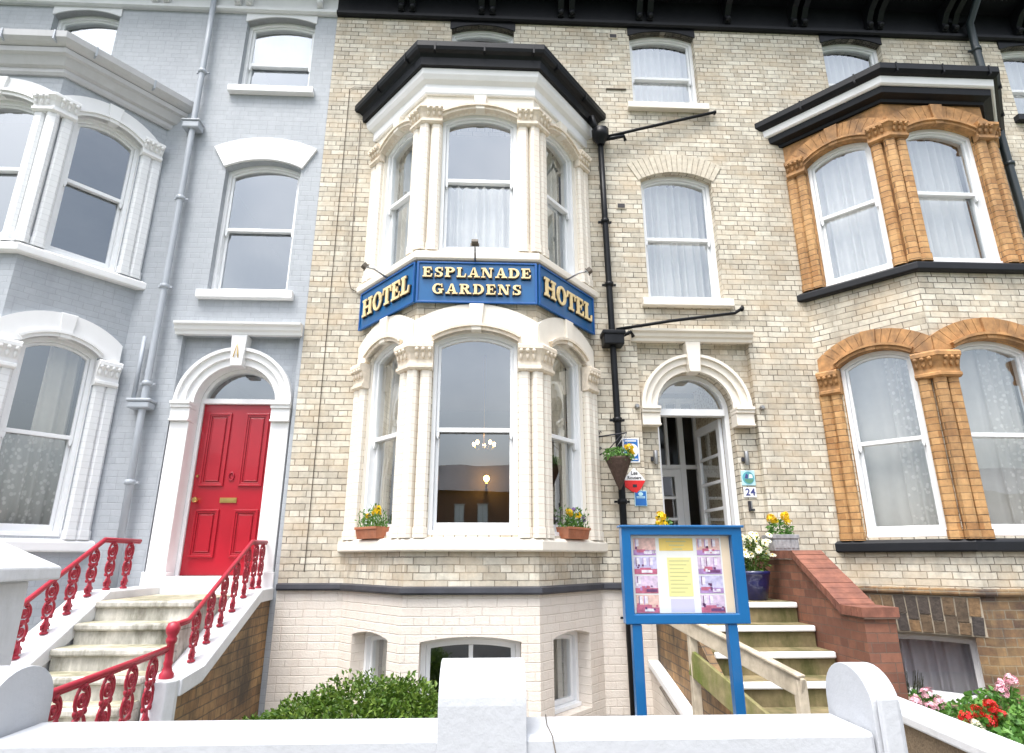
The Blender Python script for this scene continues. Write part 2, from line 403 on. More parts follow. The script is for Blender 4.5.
def arcpts(c, hw, zs, rise, dr, n, lim=None):
    Rr = (hw * hw + rise * rise) / (2 * rise); zc = zs + rise - Rr; r2 = Rr + dr
    a = math.asin(min(1, hw / Rr)) if lim is None else math.asin(min(1, lim / r2))
    if rise >= hw - 1e-4 and lim is None: a = math.pi / 2
    return [(c + r2 * math.sin(-a + 2 * a * i / n), zc + r2 * math.cos(-a + 2 * a * i / n)) for i in range(n + 1)]

# ------------------------------------------------------------------ windows
def pleats(Mx, u0, u1, z0, z1, y, mat, parent, amp=.03, freq=9, seed=0, shape=None, name='curtain'):
    mb = MB(); nu = max(24, int((u1 - u0) * 90)); nz = 14; rnd = random.Random(seed)
    ph = [rnd.uniform(0, 6.28) for _ in range(4)]
    vs = []
    for j in range(nz + 1):
        t = j / nz; z = z0 + (z1 - z0) * t
        for i in range(nu + 1):
            s_ = i / nu
            a, b = (u0, u1) if shape is None else shape(t)
            u = a + (b - a) * s_
            w = math.sin(s_ * (u1 - u0) * freq * 6.28 + ph[0] + .6 * math.sin(t * 2 + ph[1])) + .5 * math.sin(s_ * (u1 - u0) * freq * 2.7 * 6.28 / 2 + ph[2])
            vs.append((u, y + amp * w, z))
    fs = [(j * (nu + 1) + i, j * (nu + 1) + i + 1, (j + 1) * (nu + 1) + i + 1, (j + 1) * (nu + 1) + i) for j in range(nz) for i in range(nu)]
    mb.mesh(vs, fs, Mx, True)
    return mb.build(name, mat, parent, flipfix=False)

def window(par, Mx, c, hw, z0, zs, rise, rec=.12, mat='upvc', meet=None, curtain='none', seed=0, horns=True, single=False, fw=.045, cmat='net'):
    A = arch(c, hw, z0, zs, rise); Bq = arch(c, hw, z0, zs, rise, inset=fw, inset_b=.05)
    mb = MB(); mb.ring(Mx, A, Bq, rec, rec + .16)
    mb.box(c - hw + .004, c + hw - .004, rec - .03, rec + .05, z0 + .002, z0 + .042, Mx)
    w = mb.build('window', mat, par, bevel=.004)
    zb = z0 + .05; top = zs + rise
    if meet is None: meet = zb + (top - zb) * .49
    i = fw
    sm = MB(); pm = MB()
    if not single:
        # upper sash
        def up(ins, bot):
            a = arch(c, hw, z0, zs, rise, inset=ins); a[0] = (a[0][0], bot); a[1] = (a[1][0], bot); return a
        sm.ring(Mx, up(i + .002, meet - .025), up(i + .034, meet + .022), rec + .035, rec + .075)
        hi = hw - i - .002
        lo = [(c - hi, zb + .002), (c + hi, zb + .002), (c + hi, meet + .022), (c - hi, meet + .022)]
        li = [(c - hi + .036, zb + .08), (c + hi - .036, zb + .08), (c + hi - .036, meet - .018), (c - hi + .036, meet - .018)]
        sm.ring(Mx, lo, li, rec + .08, rec + .12)
        if horns:
            for sx in (-1, 1):
                x = c + sx * (hi - .02)
                sm.prism([(x - .02, meet - .025), (x + .02, meet - .025), (x + .016, meet - .07), (x + .006, meet - .1), (x - .006, meet - .1), (x - .016, meet - .07)], rec + .036, rec + .074, Mx)
        pm.mesh([(p[0], rec + .055, p[1]) for p in up(i + .03, meet + .01)], [tuple(range(len(A)))], Mx)
        pm.mesh([(p[0], rec + .1, p[1]) for p in [(c - hi + .03, zb + .07), (c + hi - .03, zb + .07), (c + hi - .03, meet), (c - hi + .03, meet)]], [(0, 1, 2, 3)], Mx)
    else:
        def up(ins, bot):
            return arch(c, hw, z0, zs, rise, inset=ins, inset_b=bot)
        sm.ring(Mx, up(i + .002, .052), up(i + .045, .1), rec + .04, rec + .09)
        if single == 'two': sm.box(c - .022, c + .022, rec + .042, rec + .088, z0 + .1, top - .1, Mx)
        pm.mesh([(p[0], rec + .06, p[1]) for p in up(i + .03, .08)], [tuple(range(len(A)))], Mx)
    sm.build('sash', mat, w, bevel=.003)
    pm.build('pane', 'glass', w, flipfix=False)
    y = rec + .24; a, b = c - hw + .03, c + hw - .03
    if curtain == 'full': pleats(Mx, a, b, z0 + .03, top, y, cmat, w, seed=seed)
    elif curtain == 'lower': pleats(Mx, a, b, z0 + .03, meet + .03, y, cmat, w, seed=seed)
    elif curtain == 'blind':
        pleats(Mx, a, b, meet + (top - meet) * .15, top, y, 'blind', w, amp=.002, seed=seed, name='blind')
    elif curtain == 'drape_right' or curtain == 'drape_left':
        sgn = 1 if curtain == 'drape_right' else -1
        e = b if sgn > 0 else a; W = (b - a)
        def shp(t):
            k = (.16 + .56 * max(0, (t - .28) / .72) ** .8) if t > .28 else .16 + .05 * (.28 - t)
            return (e - sgn * W * k, e) if sgn > 0 else (e, e - sgn * W * k)
        pleats(Mx, a, b, z0 + .06, top, y - .04, cmat, w, amp=.03, freq=9, seed=seed, shape=shp)
    elif curtain == 'net_and_drape':
        pleats(Mx, a, b, z0 + .03, meet + .05, y, 'lace', w, seed=seed)
        pleats(Mx, c - .02, b, meet - .1, top, y + .1, 'drape', w, amp=.04, freq=7, seed=seed + 1)
    elif curtain == 'lace':
        pleats(Mx, a, b, z0 + .03, top, y, 'net', w, amp=.012, freq=4, seed=seed)
        pleats(Mx, c + .05, b, z0 + .03, top, y - .04, 'lace', w, amp=.02, freq=8, seed=seed + 3)
    elif curtain == 'pair':
        pleats(Mx, a, c - .05, z0 + .03, top, y, cmat, w, seed=seed); pleats(Mx, c + .05, b, z0 + .03, top, y, cmat, w, seed=seed + 1)
    return w

# ------------------------------------------------------------------ terraced house
DEP, WF, WB = .95, .685, 1.49
ZE = 9.60
def house(S):
    cx, dx, xl, xr = S['cx'], S['dx'], S['xl'], S['xr']
    H = thing(S['name'], S['label'], 'house', ((xl + xr) / 2, 0, 0))
    WB = S.get('wb', 1.49)
    P = [(cx - WB, 0), (cx - WF, -DEP), (cx + WF, -DEP), (cx + WB, 0)]
    mainm, basem = S['main'], S['base']
    trim, pier, cap = S['trim'], S['pier'], S['cap']
    F0 = I0
    def rvp(Mx, lp, d, mt):
        q = MB(); q.reveal(Mx, lp, d); return q.build('window_reveal', mt, H, flipfix=False)
    def rect(a, b, c, d): return [(a, c), (b, c), (b, d), (a, d)]
    # ---- facade: strip beside the bay with the stair bay
    topw = (dx + S.get('topx', -.03), .51, S.get('tz', 8.15), 9.45, .10)
    w2 = (dx, .515, 4.985, 6.86, .13)
    rec = (dx - .72, dx + S.get('rr', .78), 1.45, 4.38)
    hasdoor = S['door'] is not None
    m = MB(); holes = [arch(*topw), arch(*w2)]
    if hasdoor: holes.append(rect(*rec))
    m.wall(F0, rect(P[3][0], xr, 1.31, ZE), holes)
    rvp(F0, arch(*topw), .2, mainm); rvp(F0, arch(*w2), .2, mainm)
    # wall above the bay and left of it
    bw = (cx + S.get('bwx', 0), .48, S.get('tz', 8.15), 9.45, .10)
    m.wall(F0, rect(P[0][0], P[3][0], 7.5, ZE), [arch(*bw)])
    rvp(F0, arch(*bw), .2, mainm)
    m.wall(F0, rect(xl, P[0][0], 1.31, ZE), [])
    if hasdoor:
        n = 18
        dl = arch(dx + .01, .5, 1.45, 3.5, .5, 18)
        Md = Matrix.Translation((0, .1, 0))
        m.wall(Md, [(rec[0], rec[2]), dl[0]] + dl[2:][::-1] + [dl[1], (rec[1], rec[2]), (rec[1], rec[3]), (rec[0], rec[3])], []); rvp(F0, rect(*rec), .1, mainm)
        rvp(Md, dl, .14, trim if S['door'] == 'red' else mainm)
    # ---- bay facets
    FR = [frame(P[i], P[i + 1]) for i in range(3)]
    LN = [(V(P[i + 1]) - V(P[i])).length for i in range(3)]
    OP = [((.27 + LN[0] - .215) / 2, (LN[0] - .485) / 2), (LN[1] / 2, .47), ((.215 + LN[2] - .27) / 2, (LN[2] - .485) / 2)]
    b = MB(); up = MB()
    b.wall(F0, rect(P[3][0], xr, -.3, 1.31), []); b.wall(F0, rect(xl, P[0][0], -.3, 1.31), [])
    for i in range(3):
        c, hw = OP[i]; Mx = FR[i]
        lo = arch(c, hw, 1.88, 3.99, .13); hi = arch(c, hw, 5.13, 6.99, .13)
        m.wall(Mx, rect(0, LN[i], 1.31, 5.05), [lo])
        up.wall(Mx, rect(0, LN[i], 5.05, 7.62), [hi])
        rvp(Mx, lo, .2, S['trim_reveal']); rvp(Mx, hi, .2, S['trim_reveal'])
        bh = []
        if S['bwin'][i]:
            bhw = S['bwin'][i]
            lp = arch(c, bhw, S['bz'][0], S['bz'][1], S['bz'][2]); bh = [lp]
            rb = MB(); rb.reveal(Mx, lp, .22); rb.build('window_reveal', basem, H)
            window(H, Mx, c, bhw, S['bz'][0], S['bz'][1], S['bz'][2], .16, single='two' if i == 1 else True, curtain=S['bcur'][i], seed=i, cmat=S.get('bmat', 'drape'), fw=.05)
        b.wall(Mx, rect(0, LN[i], -.3, 1.31), bh)
    m.build('wall', mainm, H, flipfix=False); b.build('basement_wall', basem, H, flipfix=False)
    up.build('upper_bay_wall', S['upper'], H, flipfix=False)
    # windows
    for i in range(3):
        c, hw = OP[i]
        window(H, FR[i], c, hw, 1.88, 3.99, .13, .045, meet=3.0, curtain=S['c1'][i], seed=10 + i + int(cx * 3), cmat=S.get('cm1', 'net'))
        window(H, FR[i], c, hw, 5.13, 6.99, .13, .045, meet=6.16, curtain=S['c2'][i], seed=20 + i + int(cx * 3), cmat='net')
    window(H, F0, *w2, rec=.1, meet=5.98, curtain=S['c3'], seed=31)
    window(H, F0, *topw, rec=.1, meet=8.78, curtain=S['c4'], seed=32)
    window(H, F0, *bw, rec=.1, meet=8.78, curtain=S['c5'], seed=33)
    # sills of the flat windows
    for nm, (c, hw, z0) in (('sill', (w2[0], w2[1], w2[2])), ('sill', (topw[0], topw[1], topw[2])), ('sill', (bw[0], bw[1], bw[2]))):
        s = MB(); s.box(c - hw - .1, c + hw + .1, -.09, .16, z0 - .11, z0 - .003)
        s.build(nm, S['sill'], H, bevel=.008)
    # heads of the top windows: dark arched boards below the eaves
    for c, hw in ((topw[0], .51), (bw[0], .48)):
        s = MB(); a = arcpts(c, hw, 9.45, .10, 0, 14)
        s.prism(a + [(c + hw + .02, 9.45), (c + hw + .02, ZE + .01), (c - hw - .02, ZE + .01), (c - hw - .02, 9.45)], -.018, .1)
        s.build('window_head', S['eave'], H)
    # lintel over the first-floor window
    c, hw, z0, zs, rise = w2
    s = MB(); lo = arcpts(c, hw + .02, zs + .01, rise, 0, 16); hi = arcpts(c, hw + .02, zs + .01, rise, .36, 16)
    hi = [(c + (u - c) * 1.02, z) for u, z in hi]
    if S['lintel'] == 'white':
        s.ring(F0, lo, hi, -.035, .02, closed=False); s.build('lintel', trim, H, bevel=.006)
    else:
        for k in range(17):     # rubbed-brick voussoirs
            t0, t1 = k / 17, (k + 1) / 17 - .007
            def pt(t, dr):
                Rr = (hw * hw + rise * rise) / (2 * rise); a = math.asin(min(1, (hw + .03) / Rr)); zc = zs + rise - Rr
                th = -a + 2 * a * t; return (c + (Rr + dr) * math.sin(th), zc + (Rr + dr) * math.cos(th))
            s.prism([pt(t0, .004), pt(t1, .004), pt(t1, .3), pt(t0, .3)], -.012, .04)
        s.build('lintel', 'cream_brick_plain', H)
    # ---- bay trim
    ext0 = V(P[0]) - (V(P[1]) - V(P[0])).normalized() * .3; ext3 = V(P[3]) + (V(P[3]) - V(P[2])).normalized() * .3
    path = [tuple(ext0), P[1], P[2], tuple(ext3)]
    s = MB(); s.sweep(path, [(-.02, 1.715), (.06, 1.715), (.075, 1.73), (.075, 1.82), (.05, 1.845), (-.1, 1.88)]); s.build('bay_sill', S['sill'], H, bevel=.006)
    s = MB(); s.sweep(path, [(-.02, 4.985), (.07, 4.985), (.09, 5.0), (.09, 5.08), (.05, 5.11), (-.1, 5.14)]); s.build('bay_sill', S['sill'], H, bevel=.006)
    if S['string']:
        fp = [(xl + .001, 0), P[0], P[1], P[2], P[3], (xr - .001, 0)]
        z0, z1, o = S['string_z']
        s = MB(); s.sweep(fp, [(-.02, z0), (o, z0), (o + .01, z0 + .02), (o + .005, z1 - .02), (-.02, z1)]); s.build('string_course', S['string'], H)
    # bay cornice + roof
    for nm, prof, mt in S['cornice']:
        s = MB(); s.sweep(path, prof); s.build(nm, mt, H)
    o = .2
    pr = [(P[0][0] - .25, -.005), (P[1][0] - .1, P[1][1] - o), (P[2][0] + .1, P[2][1] - o), (P[3][0] + .25, -.005)]
    s = MB(); vs = [(p[0], p[1], 7.93 + S.get('gz', 0)) for p in pr] + [(cx - 1.1, -.004, 8.1), (cx + 1.1, -.004, 8.1)]
    s.mesh(vs, [(0, 1, 4), (1, 2, 5, 4), (2, 3, 5), (0, 3, 2, 1)]); s.build('bay_roof', 'slate', H)
    for fi, u in S['brk']:
        s = MB(); gz = S.get('gz', 0)
        s.box(u - .01, u + .01, -S['gout'] - .008, -S['gout'] + .07, 7.83 + gz, 7.965 + gz, FR[fi]); s.build('gutter_bracket', S['gmat'], H)
    # piers and capitals
    def pier_at(path3, offs, z0, z1, zc):
        """path3 : plan polyline of the pier; offs: shaft positions along it"""
        sh = MB()
        for q in offs:
            ang = q[2]; ca, sa = math.cos(ang), math.sin(ang)
            for r, c_, za, zb_ in ((.074, .03, z0, z0 + .1), (.064, .026, z0 + .1, z1)):
                sh.prism([(q[0] + x * ca - y * sa, q[1] + x * sa + y * ca) for x, y in ((-r, -r + c_), (-r + c_, -r), (r - c_, -r), (r, -r + c_), (r, r), (-r, r))], za, zb_ - (.0 if zb_ == z1 else .0), plane='xy')
        sh.build('pier', pier, H)
        s = MB(); h = zc - z1
        s.sweep(path3, [(-.02, z1 - .02), (.075, z1 - .02), (.1, z1), (.1, z1 + .03), (.078, z1 + .045), (.075, z1 + h * .3), (.095, z1 + h * .55), (.125, z1 + h * .74), (.14, z1 + h * .78), (.14, z1 + h * .92), (.12, zc), (-.02, zc)])
        # carved leaves
        tot = [(V(path3[i][:2]), V(path3[i + 1][:2])) for i in range(len(path3) - 1)]
        for a, bq in tot:
            d = bq - a; L_ = d.length; d.normalize(); nn = V((d.y, -d.x)); k = max(2, int(L_ / .062))
            for j in range(k):
                p = a + d * (L_ * (j + .5) / k)
                q = p + nn * .095; s.ball((q.x, q.y, z1 + h * .52), .022, .022, .05, 6)
                q = p + nn * .122; s.ball((q.x, q.y, z1 + h * .70), .026, .026, .026, 6)
        s.build('capital', cap, H, flipfix=True)
    AN = [math.atan2(FR[i][1][0], FR[i][0][0]) for i in range(3)]
    def along(i, u): q = FR[i] @ V((u, 0, 0)); return (q.x, q.y, AN[i])
    K1, K2 = (P[1][0], P[1][1], (AN[0] + AN[1]) / 2), (P[2][0], P[2][1], (AN[1] + AN[2]) / 2)
    for z0, z1, zc in ((1.85, 3.66, 3.95), (5.12, 6.90, 7.13)):
        pier_at([along(0, .02), along(0, .27)], [along(0, .06), along(0, .19)], z0, z1, zc)
        pier_at([along(0, LN[0] - .215), P[1], along(1, .215)], [along(0, LN[0] - .142), K1, along(1, .142)], z0, z1, zc)
        pier_at([along(1, LN[1] - .215), P[2], along(2, .215)], [along(1, LN[1] - .142), K2, along(2, .142)], z0, z1, zc)
        pier_at([along(2, LN[2] - .27), along(2, LN[2] - .02)], [along(2, LN[2] - .19), along(2, LN[2] - .06)], z0, z1, zc)
    # arches with keystones
    for fl, (zs, rise, th) in enumerate(((3.99, .13, S['th'][0]), (6.99, .13, S['th'][1]))):
        for i in range(3):
            c, hw = OP[i]; Mx = FR[i]
            lim = min(c, LN[i] - c) + .015 if S['th'][fl] > .15 else hw + .05
            lo = arcpts(c, hw, zs, rise, .0, 16); hi = arcpts(c, hw, zs, rise, th, 16, lim)
            zb = (3.95, 7.13)[fl]
            if S['th'][fl] > .15:
                zl = min(hi[0][1], hi[-1][1])
                if S['arch'] != 'orange_stone':
                    s = MB(); s.prism(lo + [(c + lim, zb), ] + hi[::-1] + [(c - lim, zb)], -.05, .02, Mx); s.build('arch_band', S['arch'], H)
                else:           # cut voussoirs
                    s = MB(); nv = 13
                    for k in range(nv):
                        if k == nv // 2: continue
                        f = lambda arr, t: arr[0] if t <= 0 else (arr[-1] if t >= 1 else tuple(V(arr[int(t * 16)]).lerp(V(arr[min(16, int(t * 16) + 1)]), t * 16 - int(t * 16))))
                        a0, a1 = k / nv, (k + 1) / nv - .004
                        s.prism([f(lo, a0), f(lo, a1), f(hi, a1), f(hi, a0)], -.05 - .002 * random.random(), .02, Mx)
                    s.prism([lo[0], hi[0], (c - lim, zb)], -.049, .02, Mx); s.prism([lo[-1], (c + lim, zb), hi[-1]], -.049, .02, Mx)
                    s.build('arch_band', S['arch'], H)
            s = MB(); ml = arcpts(c, hw, zs, rise, .0, 16); mh = arcpts(c, hw, zs, rise, .07, 16); mh2 = arcpts(c, hw, zs, rise, .04, 16)
            s.ring(Mx, ml, mh2, -.075, .02, closed=False); s.ring(Mx, mh2, mh, -.1, .02, closed=False); s.build('arch_moulding', S['mould'], H)
            if S['key'][fl] and (i == 1 or th > .05):
                zt = zs + rise; kt = zt + max(th, .2) - .005
                s = MB(); s.prism([(c - .055, zt - .01), (c + .055, zt - .01), (c + .085, kt), (c - .085, kt)], -.085, .02, Mx); s.build('keystone', S['keym'], H, bevel=.008)
    # ---- door surround
    if hasdoor:
        Md = Matrix.Translation((0, .1, 0)); ac = dx + .01
        s = MB()
        s.sweep([(dx - .80, 0), (dx + S.get('rr', .78) + .03, 0)], [(-.02, 4.375), (.05, 4.375), (.06, 4.41), (.09, 4.43), (.1, 4.47), (.14, 4.49), (.145, 4.52), (-.02, 4.535)])
        s.build('door_hood', trim, H)
        s = MB()
        for dr0, dr1, y in ((0, .09, -.05), (.09, .175, -.09), (.175, .215, -.13)):
            s.ring(Md, arcpts(ac, .5, 3.5, .5, dr0, 24), arcpts(ac, .5, 3.5, .5, dr1, 24), y, .02, closed=False)
        s.build('archivolt', trim, H)
        s = MB(); s.prism([(ac - .07, 3.96), (ac + .07, 3.96), (ac + .10, 4.37), (ac - .10, 4.37)], -.16, .02, Md); s.build('keystone', trim, H, bevel=.008)
        for sx in (-1, 1):
            x0, x1 = sorted((ac + sx * .49, ac + sx * .72))
            s = MB()
            for z0, z1, o in ((3.28, 3.42, .13), (3.42, 3.46, .155), (3.46, 3.5, .175), (3.255, 3.28, .15)):
                s.box(x0 - o * .15 + .02, x1 + o * .15 - .02, -o, .05, z0 + .001, z1, Md)
            s.build('impost', trim, H, bevel=.005)
            if S['door'] == 'red':
                s = MB(); s.box(x0 + .004, x1 - .004, -.1, .02, 1.5, 3.255, Md); s.box(x0 - .02, x1 + .02, -.13, .02, 1.27, 1.5, Md)
                s.build('door_pilaster', trim, H, bevel=.008)
    # ---- eaves
    s = MB(); e = [(xl + .001, 0), (xr - .001, 0)]
    s.sweep(e, [(-.02, ZE), (.05, ZE), (.075, ZE + .02), (.075, ZE + .07), (.035, ZE + .1), (.03, ZE + .52), (.5, ZE + .54), (.5, ZE + .62), (.62, ZE + .66), (.62, ZE + .82), (-.02, ZE + .85)])
    s.build('eaves', S['eave'], H)
    br = MB(); br.prism([(0, ZE + .08), (-.09, ZE + .09), (-.12, ZE + .15), (-.11, ZE + .22), (-.2, ZE + .34), (-.36, ZE + .42), (-.44, ZE + .43), (-.44, ZE + .53), (0, ZE + .53)], -.045, .045, plane='yz')
    br.ball((0, -.11, ZE + .14), .05, .05, .045, 8)
    b0 = br.build('eaves_bracket', S['eave'], H); first = True
    k = math.floor((xl + 1.2) / 1.23)
    x = 2.40 - 1.23 * 12
    while x < xr:
        for d in (-.085, .085):
            if xl + .1 < x + d < xr - .1:
                o_ = b0 if first else dup(b0)
                first = False
                o_.location = V((x + d, 0, 0))
        x += 1.23
    # roof
    s = MB(); s.mesh([(xl + .002, -.58, 10.80), (xr - .002, -.58, 10.80), (xr - .002, 4.6, 13.2), (xl + .002, 4.6, 13.2), (xl + .002, 9.6, 10.8), (xr - .002, 9.6, 10.8)], [(0, 1, 2, 3), (3, 2, 5, 4)])
    s.build('roof', 'roof_slate', H)
    # interior: floors, back and party walls
    s = MB()
    inn = [(xl + .02, .16), (P[0][0] - .05, .16), (P[1][0] + .07, P[1][1] + .2), (P[2][0] - .07, P[2][1] + .2), (P[3][0] + .05, .16), (xr - .02, .16)]
    for z in (-.25, 1.36, 4.58, 7.72):
        if hasdoor and z == 1.36: pass
        s.prism(inn + [(xr - .02, 4.6), (xl + .02, 4.6)], z, z + .08, plane='xy')
    s.build('floor', 'room_dark', H)
    s = MB()
    s.box(xl + .02, xr - .02, 4.6, 4.7, -.25, 10.8); s.box(xl + .004, xl + .08, .17, 4.6, -.25, 10.7); s.box(xr - .08, xr - .004, .17, 4.6, -.25, 10.7)
    s.box(P[3][0] + .12, P[3][0] + .22, .17, 4.6, -.25, 10.7)
    s.prism(inn + [(xr - .02, 4.6), (xl + .02, 4.6)], 4.52, 4.575, plane='xy'); s.prism(inn + [(xr - .02, 4.6), (xl + .02, 4.6)], 7.66, 7.715, plane='xy'); s.prism(inn + [(xr - .02, 4.6), (xl + .02, 4.6)], 10.6, 10.7, plane='xy')
    s.build('inner_wall', 'room_wall', H)
    return H, P, FR, LN

M['cream_brick_plain'] = plain('cream_brick_plain', (.58, .52, .42), .75, .16, 12, .4, dirt=(.42, .34, .24), dirt_amt=.5)
GR = [(1, .1), (1, .73), (1, 1.36), (0, .4), (0, 1.1), (2, .2), (2, .9)]
hot = dict(name='hotel_house', label='cream brick hotel with white canted bay, blue sign band and arched open doorway', cx=-.12, dx=2.69, xl=-2.35, xr=3.60,
    main='cream_brick', base='cream_paint_brick', upper='cream', trim='cream', trim_reveal='cream', pier='cream_pier', cap='cream_carved', sill='cream', arch='cream', mould='cream_carved',
    th=(.32, .10), key=(True, True), keym='cream', string='slate', string_z=(1.30, 1.385, .045), lintel='brick', door='open', eave='black',
    bwin=(.36, .50, .36), bz=(.12, .86, .05), bcur=('full', 'none', 'pair'), bmat='drape', c1=('drape_left', 'none', 'drape_right'), cm1='drape', c2=('full', 'lower', 'full'), c3='full', c4='full', c5='blind',
    cornice=[('cornice', [(-.02, 7.36), (.03, 7.36), (.04, 7.38), (.04, 7.50), (.09, 7.54), (.12, 7.60), (.13, 7.675), (-.02, 7.68)], 'white'),
             ('gutter', [(-.02, 7.681), (.15, 7.681), (.17, 7.69), (.18, 7.80), (.21, 7.84), (.255, 7.86), (.27, 7.90), (.27, 7.975), (.25, 7.98), (.24, 7.96), (-.02, 7.96)], 'black')], brk=GR, gout=.27, gmat='black')
Hh, HP, HF, HL = house(hot)
gry = dict(hot, name='grey_house', label='pale grey painted brick house with white window surrounds and red front door', cx=-6.05, dx=-3.145, rr=.75, xl=-8.9, xr=-2.351, topx=-.03, tz=8.22,
    main='grey_brick', base='grey_brick', upper='grey_brick', trim='white', trim_reveal='white', pier='white_pier', cap='white', sill='white', arch='white', mould='white',
    th=(.30, .26), key=(True, True), keym='white', string=None, lintel='white', door='red', eave='white_eave', bwin=(0, 0, 0), c1=('full', 'full', 'net_and_drape'), c2=('none', 'none', 'none'), c3='none', c4='blind', c5='blind', cm1='lace',
    cornice=[('cornice', [(-.02, 7.46), (.03, 7.46), (.05, 7.49), (.05, 7.54), (.09, 7.56), (.12, 7.62), (.14, 7.66), (.18, 7.68), (.19, 7.74), (-.02, 7.75)], 'grey_trim'),
             ('gutter', [(-.02, 7.751), (.19, 7.751), (.24, 7.78), (.28, 7.82), (.29, 7.90), (.265, 7.91), (.25, 7.89), (-.02, 7.89)], 'grey_trim')], gout=.29, gz=-.06, gmat='grey_pipe')
Hg, GP, GF, GL = house(gry)
rgt = dict(hot, name='orange_trimmed_house', label='cream brick house with orange stone bay piers, black sills and dark brick basement', cx=5.90, wb=1.56, dx=8.69, xl=3.601, xr=9.6, bwx=-.2,
    main='cream_brick', base='old_brick', upper='orange_stone', trim='orange_stone', trim_reveal='orange_pier', pier='orange_pier', cap='orange_stone', sill='black_sill', arch='orange_stone', mould='orange_stone',
    th=(.26, .30), key=(True, True), keym='orange_stone', string='old_brick', string_z=(1.27, 1.35, .03), lintel='brick', door=None, eave='black',
    bwin=(.46, 0, 0), bz=(.17, .86, .015), bcur=('full', 'none', 'none'), bmat='grey_drape', c1=('lace', 'lace', 'lace'), c2=('full', 'full', 'full'), c3='full', c4='full', c5='full',
    cornice=[('soffit_board', [(-.02, 7.46), (.04, 7.46), (.05, 7.50), (.14, 7.53), (.15, 7.62), (-.02, 7.621)], 'black'), ('cornice', [(-.02, 7.622), (.17, 7.622), (.19, 7.64), (.20, 7.735), (-.02, 7.736)], 'white'),
             ('gutter', [(-.02, 7.737), (.21, 7.737), (.24, 7.75), (.28, 7.79), (.28, 7.875), (.255, 7.885), (.24, 7.865), (-.02, 7.865)], 'black')], gout=.28, gz=-.08, gmat='black')
Hr, RP, RF, RL = house(rgt)

def sub(name, mb, mat, par, **k): return mb.build(name, mat, par, **k)
# soldier-course lintel over the basement window of the orange-trimmed house
s = MB(); c = (.33 + RL[0] - .27) / 2
for k in range(10):
    u0 = c - .56 + k * .112
    for j in range(2):
        if True:
            sp_ = 1.06 if k % 2 else 1.0
            h0, h1 = (.885, sp_) if j == 0 else (sp_ + .01, 1.25)
            s.prism([(u0, h0), (u0 + .1, h0), (u0 + .1 + (k - 5) * .004, h1), (u0 + (k - 5) * .004, h1)], -.014 - .003 * (k % 3), .02, RF[0])
m_, nt_, N_, L_, B_ = new_mat('lintel_brick')
L_.new(ramp(N_, L_, N_.new('ShaderNodeNewGeometry').outputs['Random Per Island'], [(0, (.05, .045, .045)), (.5, (.10, .075, .05)), (1, (.22, .14, .07))]), B_.inputs['Base Color']); B_.inputs['Roughness'].default_value = .8
gp_ = N_.new('ShaderNodeNewGeometry').outputs['Position']; lk = B_.inputs['Base Color'].links[0].from_socket
L_.new(mix(N_, L_, lk, ramp(N_, L_, noise(N_, L_, gp_, 22, 6, .7), [(.3, (.45, .42, .4)), (.7, (1.5, 1.4, 1.3))]), 1., 'MULTIPLY'), B_.inputs['Base Color']); bump(N_, L_, noise(N_, L_, gp_, 40, 4), .6, .01, B_)
M['lintel_brick'] = m_; s.build('brick_lintel', 'lintel_brick', Hr)
s = MB(); s.box(c - .57, c + .57, -.005, .02, .87, 1.265, RF[0]); s.build('lintel_bed', plain('lime_mortar', (.36, .31, .24), .9), Hr)

# ------------------------------------------------------------------ doors
# red door of the grey house
ac = -3.135; yb = .24
s = MB(); s.ring(I0, arch(ac, .5, 1.44, 3.5, .5, 18), arch(ac, .5, 1.44, 3.5, .5, 18, inset=.045, inset_b=.0), yb, yb + .1)
s.box(ac - .456, ac + .456, yb - .02, yb + .08, 3.535, 3.60)
s.build('door_frame', 'white', Hg, bevel=.004)
s = MB(); s.mesh([(p[0], yb + .05, p[1]) for p in arch(ac, .455, 3.6, 3.61, .37, 14)], [tuple(range(17))]); s.build('fanlight', 'glass', Hg, flipfix=False)
D = MB(); D.box(ac - .452, ac + .452, yb + .03, yb + .075, 1.455, 3.532)
for px in (-.235, .235):
    for z0, z1 in ((1.66, 2.22), (2.5, 3.42)):
        w = .145
        A_ = [(ac + px - w, z0), (ac + px + w, z0), (ac + px + w, z1), (ac + px - w, z1)]
        def ins(d): return [(ac + px - w + d, z0 + d), (ac + px + w - d, z0 + d), (ac + px + w - d, z1 - d), (ac + px - w + d, z1 - d)]
        D.ring(I0, ins(0), ins(.025), yb + .006, yb + .035); D.ring(I0, ins(.025), ins(.045), yb + .016, yb + .035)
        D.ring(I0, ins(.062), ins(.07), yb + .012, yb + .035); D.box(ac + px - w + .07, ac + px + w - .07, yb + .014, yb + .035, z0 + .07, z1 - .07)
door = D.build('door', 'red', Hg, bevel=.003)
s = MB(); s.lathe([(.016, 0), (.016, .03), (.034, .045), (.036, .06), (.02, .075)], (0, 0, 0), 14, Matrix.Translation((ac - .38, yb + .03, 2.33)) @ Matrix.Rotation(R(90), 4, 'X')); s.build('knob', 'brass', door)
s = MB(); s.box(ac - .1, ac + .1, yb + .015, yb + .031, 2.30, 2.36); s.box(ac - .085, ac + .085, yb + .008, yb + .016, 2.315, 2.345); s.build('letterbox', 'brass', door)
s = MB(); s.tube([(ac + .03 * math.cos(t), yb + .02, 2.62 + .05 * math.sin(t)) for t in [k * .52 for k in range(12)]], .008, 6, True); s.build('knocker', 'red_iron', door)
s = MB(); s.lathe([(.012, 0), (.02, .01), (.012, .02)], (0, 0, 0), 10, Matrix.Translation((ac - .41, yb + .03, 2.62)) @ Matrix.Rotation(R(90), 4, 'X')); s.build('lock', 'brass', door)
